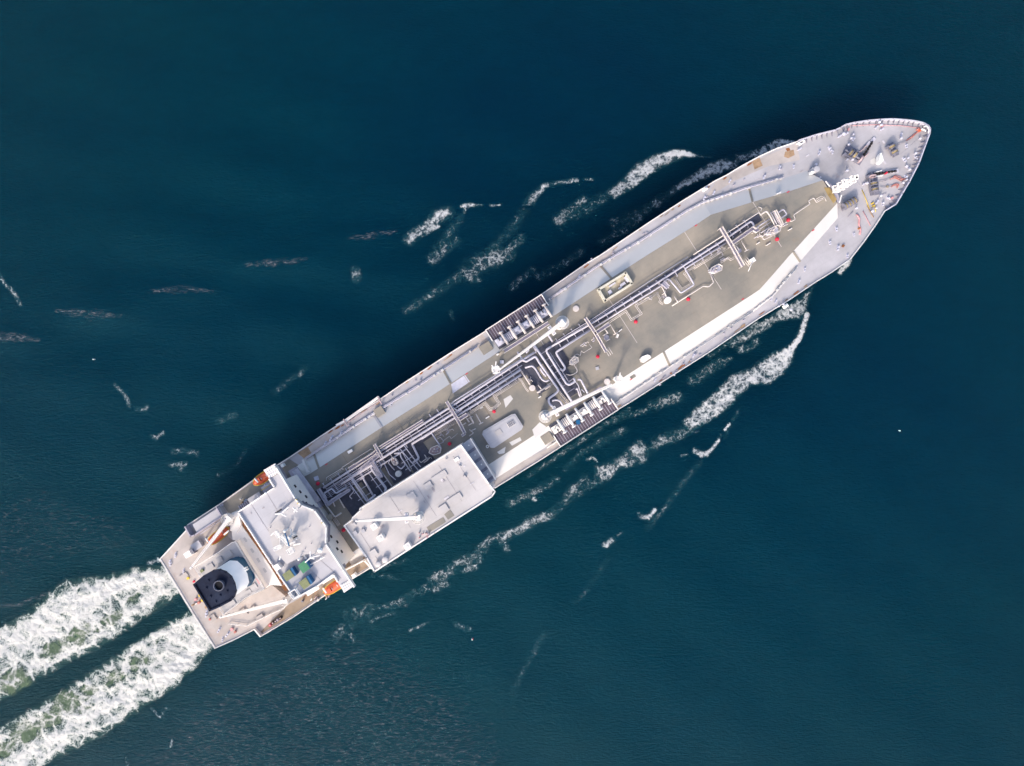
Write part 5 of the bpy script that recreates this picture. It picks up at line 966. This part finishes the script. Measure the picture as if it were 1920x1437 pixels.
for x, y in ((1645, 232), (1649, 237), (1593, 262), (1598, 254), (1697, 313), (1702, 320), (1648, 369), (1664, 373), (1654, 382), (1622, 346), (1586, 301), (1595, 302), (1588, 274), (1527, 311), (1585, 322), (1700, 298), (1322, 355), (1466, 571), (1458, 575), (1535, 335), (1352, 370), (1480, 582), (1603, 392), (1640, 392), (1632, 398), (1690, 345), (1713, 290), (1686, 262), (1722, 262)):
    p = P(x, y, ZD); inst(ven, (p.x, p.y, ZD), 0, ship, sc_=random.uniform(.6, .95))
mb = MB(); mb.cyl(1532, 317, 5.5, ZD + 3, 3, 20); mb.dome(1532, 317, 5.5, ZD + 3, 20, 3, .1); mb.box(1525, 318, 5, 6, ZD + 2.5, 2.5, -20); obj('deck_ventilator', mb, M['roofb'], ship, smooth=False)
mb = MB(); mb.box(1524, 323, 5, 4, ZD + 3.3, 2, 0); obj('ventilator_box', mb, M['fwhite'], ship)
for x, y, c in ((1637, 381, 'yellow'), (1639, 386, 'yellow'), (1674, 371, 'pink'), (1592, 242, 'pink'), (1722, 242, 'roper'), (1725, 245, 'orange'), (1582, 461, 'rust'), (1612, 428, 'rust'), (1655, 236, 'pink'), (1665, 350, 'rope')):
    mb = MB(); mb.box(x, y, random.uniform(3, 5), random.uniform(2, 4), ZD + .7, .7, random.uniform(0, 90)); obj('deck_marker', mb, M[c], ship)
mb = MB(); mb.tube([(1732, 238), (1738, 236), (1742, 244), (1741, 250)], .2, z=ZD + 2.2, n=6, fil=1); mb.tube([(1728, 242), (1736, 246)], .25, z=ZD + 1.6, n=6); obj('stem_rail', mb, M['white'], ship)
for a, b in (((1586, 310), (1612, 348)), ((1596, 312), (1620, 350)), ((1720, 262), (1690, 290))):
    mb = MB(); mb.beam(a, b, .5, ZD + .12, .1); obj('deck_seam', mb, M['roofb'], ship)
for x, y in ((1323, 354), (1474, 574)):
    mb = MB(); mb.box(x, y, 9, 6, ZD + 1.2, 1.2); mb.cyl(x + 1, y, 2, ZD + 2.2, 1.2, 10); obj('sounding_locker', mb, M['fwhite'], ship)
for x, y in ((1497, 267.5), ):
    mb = MB(); mb.rail([(1493, 271), (1503, 265), (1506, 268), (1499, 273)], ZD, 1.3, .2, 1.5, True); obj('side_ladder_frame', mb, M['white'], ship)
# gangway hung along the port side
gw = obj('gangway', MB().beam((648, 789.5), (711, 745), 3.6, ZD + .9, .5), M['white'], ship)
mb = MB(); mb.rail([(648, 787), (710, 743)], ZD + .9, .9, .09, 2); mb.beam((630, 798), (645, 790), 3.6, ZD + .8, .4); obj('gangway_rail', mb, M['white'], gw)
mb = MB(); mb.tube([(650, 794), (713, 752)], .16, z=ZD + .8, n=6); mb.tube([(644, 786), (652, 800)], .2, z=ZD + 1.4, n=6); mb.tube([(709, 745), (716, 758)], .3, z=ZD + 1.4, n=6); obj('gangway_davit', mb, M['machp'], gw)
# clutter on the mooring deck and in the side passages
for k in range(26):
    x, y = random.choice([(365 + random.uniform(-6, 14), 1120 + random.uniform(-4, 22)), (450 + random.uniform(-10, 25), 1168 + random.uniform(-8, 8)), (595 + random.uniform(-22, 22), 1118 - random.uniform(-22, 22) * .0 + random.uniform(-4, 6)), (455 + random.uniform(-12, 12), 940 + random.uniform(-8, 8)), (580 + random.uniform(-20, 20), 1125 + random.uniform(-4, 4)), (690 + random.uniform(-9, 3), 1040 + random.uniform(-12, 12))])
    mb = MB(); mb.box(x, y, random.uniform(1.5, 5), random.uniform(1.2, 4), ZD + random.uniform(.4, 2), 1.5, random.uniform(0, 90)); obj('deck_gear', mb, M[random.choice(['slope', 'machp', 'rustl', 'frame', 'cream', 'mach'])], ship)
for k in range(5): mb = MB(); mb.box(449 + k * 3.4, 952 - k * 2.2, 2, 7, ZD + 4, 4); obj('liferaft_cradle', mb, M['frame'], ship)
mb = MB(); mb.box(477, 933, 26, 9, ZD + 8, 8); obj('side_house', mb, M['roofb'], ship)
mb = MB(); mb.box(502, 913, 24, 11, 27, 12); obj('side_house', mb, M['frame'], ship); mb = MB(); mb.beam((490, 920), (515, 903), .9, 27.3, .3); obj('house_stripe', mb, M['yellow'], ship)
mb = MB(); mb.box(586, 1108, 26, 8, 23, 8); obj('side_house', mb, M['cream'], ship); mb = MB(); mb.box(614, 1086, 24, 8, 29, 10); obj('side_house', mb, M['cream'], ship)
mb = MB(); mb.wall([(648, 1067), (686, 1047), (700, 1062)], ZD, ZD + 3, .4); obj('side_bulkhead', mb, M['cream'], ship); mb = MB(); mb.wall([(480, 1178), (491, 1191)], ZD, ZD + 1.5, .4); obj('side_bulkhead', mb, M['cream'], ship)
for x, y in ((663, 1080), (528, 874)): mb = MB(); mb.box(x, y, 7, 6, ZD + 2.2, 2.2); obj('liferaft_locker', mb, M['fwhite'], ship)
# black drums on the starboard aft side deck
for k, (x, y, c, lab) in enumerate(((506, 1173, 'red', 'red and black drum nearest the stern on the starboard side deck'), (511, 1169, 'chain', 'black drum, second from the stern in the drum row'), (516, 1166, 'chain', 'black drum in the middle of the drum row'), (520, 1163, 'mach', 'dark grey drum, next to last in the drum row'), (525, 1160, 'chain', 'black drum farthest forward in the drum row'))):
    mb = MB(); mb.cyl(x, y, 2.6, ZD + 1.6, 1.55, 14); e = obj('oil_drum', mb, M[c], smooth=False); mb = MB(); mb.cyl(x, y, 1.3, ZD + 1.75, .2, 10); obj('drum_lid', mb, M['machp'], e); setp(e, lab, 'drum', 'drums on the starboard side deck')
# a blue bin and orange gear on the manifold deck
mb = MB(); mb.box(1084, 792, 7, 8, 19.7, 2.1, 5); e = obj('storage_bin', mb, M['blue2']); mb = MB(); mb.box(1084, 792, 7.5, 8.5, 19.85, .2, 5); obj('bin_lid', mb, M['blue2'], e); setp(e, 'square blue bin on the starboard manifold platform', 'bin')
mb = MB(); mb.box(1075, 796, 5, 5, 19.3, 1.7, 30); mb.cyl(1078, 797, 2, 19.8, 1, 8); e = obj('gear_bag', mb, M['rustl']); setp(e, 'small orange and pink bundle beside the blue bin', 'bundle')

# rust and scuffs along the deck edge and on the roofs
def on_line(pts, t):
    Ls = [math.hypot(pts[i + 1][0] - pts[i][0], pts[i + 1][1] - pts[i][1]) for i in range(len(pts) - 1)]; r = t * sum(Ls)
    for i, L in enumerate(Ls):
        if r <= L: return pts[i][0] + (pts[i + 1][0] - pts[i][0]) * r / L, pts[i][1] + (pts[i + 1][1] - pts[i][1]) * r / L, math.degrees(math.atan2(-(pts[i + 1][1] - pts[i][1]), pts[i + 1][0] - pts[i][0]))
        r -= L
    return pts[-1] + (0,)
for k in range(46):
    side = -1 if k < 30 else 1; x, y, a = on_line(deck_pts[4:23] if side < 0 else deck_pts[46:53], random.random()); o_ = random.uniform(2.2, 5) * (1 if side < 0 else -1)
    x += .54 * o_; y += .84 * o_
    if 905 < x < 1025 and side < 0: continue
    cx, cy = P(x, y, ZD).x, P(x, y, ZD).y; mb = MB(); n = 9; L, W = random.uniform(2, 9), random.uniform(.8, 2.2); ar = math.radians(a)
    pts = [(x + math.cos(ar) * L * math.cos(t) * random.uniform(.7, 1) + math.sin(ar) * W * math.sin(t), y - math.sin(ar) * L * math.cos(t) + math.cos(ar) * W * math.sin(t) * random.uniform(.6, 1)) for t in np.linspace(0, 2 * math.pi, n, endpoint=False)]
    mb.prism(pts, ZD + .12 + .004 * k, ZD + .09); obj('rust_patch', mb, M[random.choice(['rustl', 'rustl', 'rust', 'brown'])], ship)
scuff = mat('scuffed_paint', (.40, .37, .40), .7, .2, .8); scuff2 = mat('light_touch_up_paint', (.60, .58, .63), .6, .1, .8)
for k in range(34):
    if k < 12: x, y, z, par = random.uniform(470, 620), 0, ZA, acc; y = random.uniform(-25, 25) + 945 + (x - 470) * .75
    elif k < 24: x = random.uniform(690, 890); y = 1000 - (x - 690) * .62 + random.uniform(-22, 30); z, par = ZM, mh
    else: x = random.uniform(1500, 1690); y = 310 + random.uniform(-38, 45) - (x - 1500) * .1; z, par = ZD, ship
    if k < 12 and 495 < x < 625: continue
    mb = MB(); a = 32.7 + random.choice((0, 90)); mb.box(x, y, random.uniform(3, 11), random.uniform(1.2, 5), z + .1 + .003 * k, .03, a); obj('paint_patch', mb, random.choice([scuff, scuff2]), par)
for x0, y0, x1, y1 in ((676, 1000, 712, 1056), (730, 930, 770, 990), (775, 902, 818, 968), (822, 872, 866, 940), (850, 856, 892, 920)):
    mb = MB(); mb.beam((x0, y0), (x1, y1), .5, ZM + .07, .05); obj('roof_seam', mb, scuff, mh)
for x0, y0, x1, y1 in ((470, 945, 535, 1045), (500, 925, 520, 958), (600, 1050, 640, 1085), (575, 1062, 605, 1092)):
    mb = MB(); mb.beam((x0, y0), (x1, y1), .5, ZA + .07, .05); obj('roof_seam', mb, scuff, acc)
# hoses and lines lying on the starboard side of the foredeck
for pts, c, w_ in (([(1616, 356), (1622, 370), (1630, 392)], 'yellow', .12), ([(1640, 386), (1642, 398)], 'yellow', .12), ([(1606, 402), (1612, 410), (1610, 420), (1614, 432), (1612, 440)], 'pink', .3), ([(1618, 396), (1626, 412), (1632, 424)], 'pink', .12), ([(1600, 396), (1590, 408)], 'frame', .1), ([(1626, 386), (1634, 402), (1638, 408)], 'rustl', .16), ([(1646, 374), (1654, 366), (1662, 362)], 'frame', .1), ([(1596, 236), (1640, 234), (1690, 236), (1722, 240)], 'pink', .10)):
    mb = MB(); mb.tube(pts, w_, z=ZD + .35, n=5, fil=1.0); obj('deck_hose', mb, M[c], ship, smooth=True)
# fine pipework around the gas domes and valve stations
for sx, sy in ((1092, 648), (1110, 640), (1210, 560), (1340, 476), (1352, 488), (1190, 566), (822, 820), (838, 812), (796, 866), (988, 716), (1022, 728), (1242, 556), (1416, 446)):
    for k in range(4):
        x, y = sx + random.uniform(-5, 5), sy + random.uniform(-4, 4); s1, s2 = random.uniform(4, 11), random.uniform(3, 7) * random.choice((-1, 1))
        pipe([(x, y), (x + .84 * s1, y - .54 * s1), (x + .84 * s1 + .54 * s2, y - .54 * s1 + .84 * s2)], random.uniform(.8, 1.4), ZT + random.uniform(.5, 1.4), random.choice(['pipel', 'pipe', 'frame']), 'small_pipe')
# ---------------------------------------------------------------- lifeboats
def boat(lab, cx, cy, z, Lm, Wm, a, stripe='yellow', fs=1):
    e = empty('lifeboat', P(cx, cy, z) - Vector((0, 0, 0))); setp(e, lab, 'lifeboat', 'orange lifeboats')
    c = P(cx, cy, z); ca, sa = math.cos(math.radians(a)), math.sin(math.radians(a))
    W = lambda u, v, h: Vector((c.x + ca * u - sa * v, c.y + sa * u + ca * v, z + h))
    def loft(secs, prof):
        mb = MB(); n = len(prof)
        for u, wd, hs in secs: mb.v += [tuple(W(u, v * wd, h * hs)) for v, h in prof]
        for i in range(len(secs) - 1):
            for k in range(n - 1): mb.f.append([i * n + k, i * n + k + 1, (i + 1) * n + k + 1, (i + 1) * n + k]); mb.m.append(0)
        for i in (0, len(secs) - 1): mb.f.append([i * n + k for k in range(n)]); mb.m.append(0)
        return mb
    us = np.linspace(-1, 1, 13); secs = [(u * Lm / 2, Wm / 2 * max(.08, (1 - abs(u) ** 3.2)) ** .5, 1) for u in us]
    obj('boat_hull', loft(secs, [(-1, 0), (-.95, -.6), (-.6, -1.3), (0, -1.6), (.6, -1.3), (.95, -.6), (1, 0)]), M['orange'], e, smooth=True)
    obj('canopy', loft([(u * .96, w_ * .94, .55 + .45 * min(1, w_ / (Wm / 2))) for u, w_, h in secs], [(-1, 0), (-.88, .6), (-.5, 1.1), (0, 1.25), (.5, 1.1), (.88, .6), (1, 0)]), M['orange'], e, smooth=True)
    mb = MB(); ring = [W(u, w_ * 1.03, 0) for u, w_, h in secs] + [W(u, -w_ * 1.03, 0) for u, w_, h in secs[::-1]]; mb.tube(ring + [ring[0]], .14, n=6, fil=.05, world=True); obj('fender', mb, M[stripe], e)
    mb = MB(); k = [W(-Lm * .30 * fs, -.6, 1), W(-Lm * .30 * fs, .6, 1), W(-Lm * .14 * fs, .6, 1), W(-Lm * .14 * fs, -.6, 1)]; kk = [v + Vector((0, 0, 1.0)) for v in k]; mb.add(k + kk, [[4, 5, 6, 7], [0, 1, 5, 4], [1, 2, 6, 5], [2, 3, 7, 6], [3, 0, 4, 7]]); obj('conning_tower', mb, M['orange'], e)
    mb = MB()
    for u in (-.1, .12, .3): mb.tube([W(Lm * u, -.3, 1.35), W(Lm * u, .3, 1.35)], .12, n=6, world=True)
    obj('grab_rail', mb, M['white'], e); return e
boat('orange lifeboat tucked under the port bridge wing', 497, 894, 25, 8.6, 3.0, 32.7)
boat('orange lifeboat tucked under the starboard bridge wing', 629, 1099, 25, 8.6, 3.0, 32.7)
boat('orange rescue boat with yellow edge under the port aft crane boom', 409, 1005, 20, 8.2, 3.0, 38, fs=-1)
for q in (((484, 905), (478, 898)), ((612, 1112), (606, 1104)), ((395, 1022), (386, 1010)), ((420, 1003), (428, 996))):
    mb = MB(); mb.tube([(q[0][0], q[0][1], 27.0), (q[1][0], q[1][1], 27.0), (q[1][0], q[1][1], ZD)], .3, n=6, fil=.6); obj('boat_davit', mb, M['white'], ship)
mb = MB(); mb.box(409, 1007, 30, 14, 18.4, 3.4, 38); obj('boat_cradle', mb, M['frame'], ship)
# ---------------------------------------------------------------- floats on the water
def buoy(x, y, r, lab, cols):
    c = P(x, y, 0); mb = MB(); mb.cyl(x, y, r, .35, .7, 12); mb.dome(x, y, r, .35, 12, 4, .6); e = obj('buoy', mb, M[cols[0]], smooth=True)
    mb = MB(); mb.cyl(x + r * .5, y, r * .55, 1.6, 1.3, 8); obj('buoy_mast', mb, M[cols[1]], e); setp(e, lab, 'buoy')
buoy(885.5, 1199.5, 1.6, 'tiny white and red buoy below the lower hull side', ('fwhite', 'red'))
buoy(1688, 808, 1.1, 'tiny white float alone on the open water at right', ('fwhite', 'fwhite'))
buoy(174, 674, 1.0, 'tiny white float alone on the open water at left', ('fwhite', 'fwhite'))
print('pipes', pc[0], 'objects', len(bpy.data.objects))
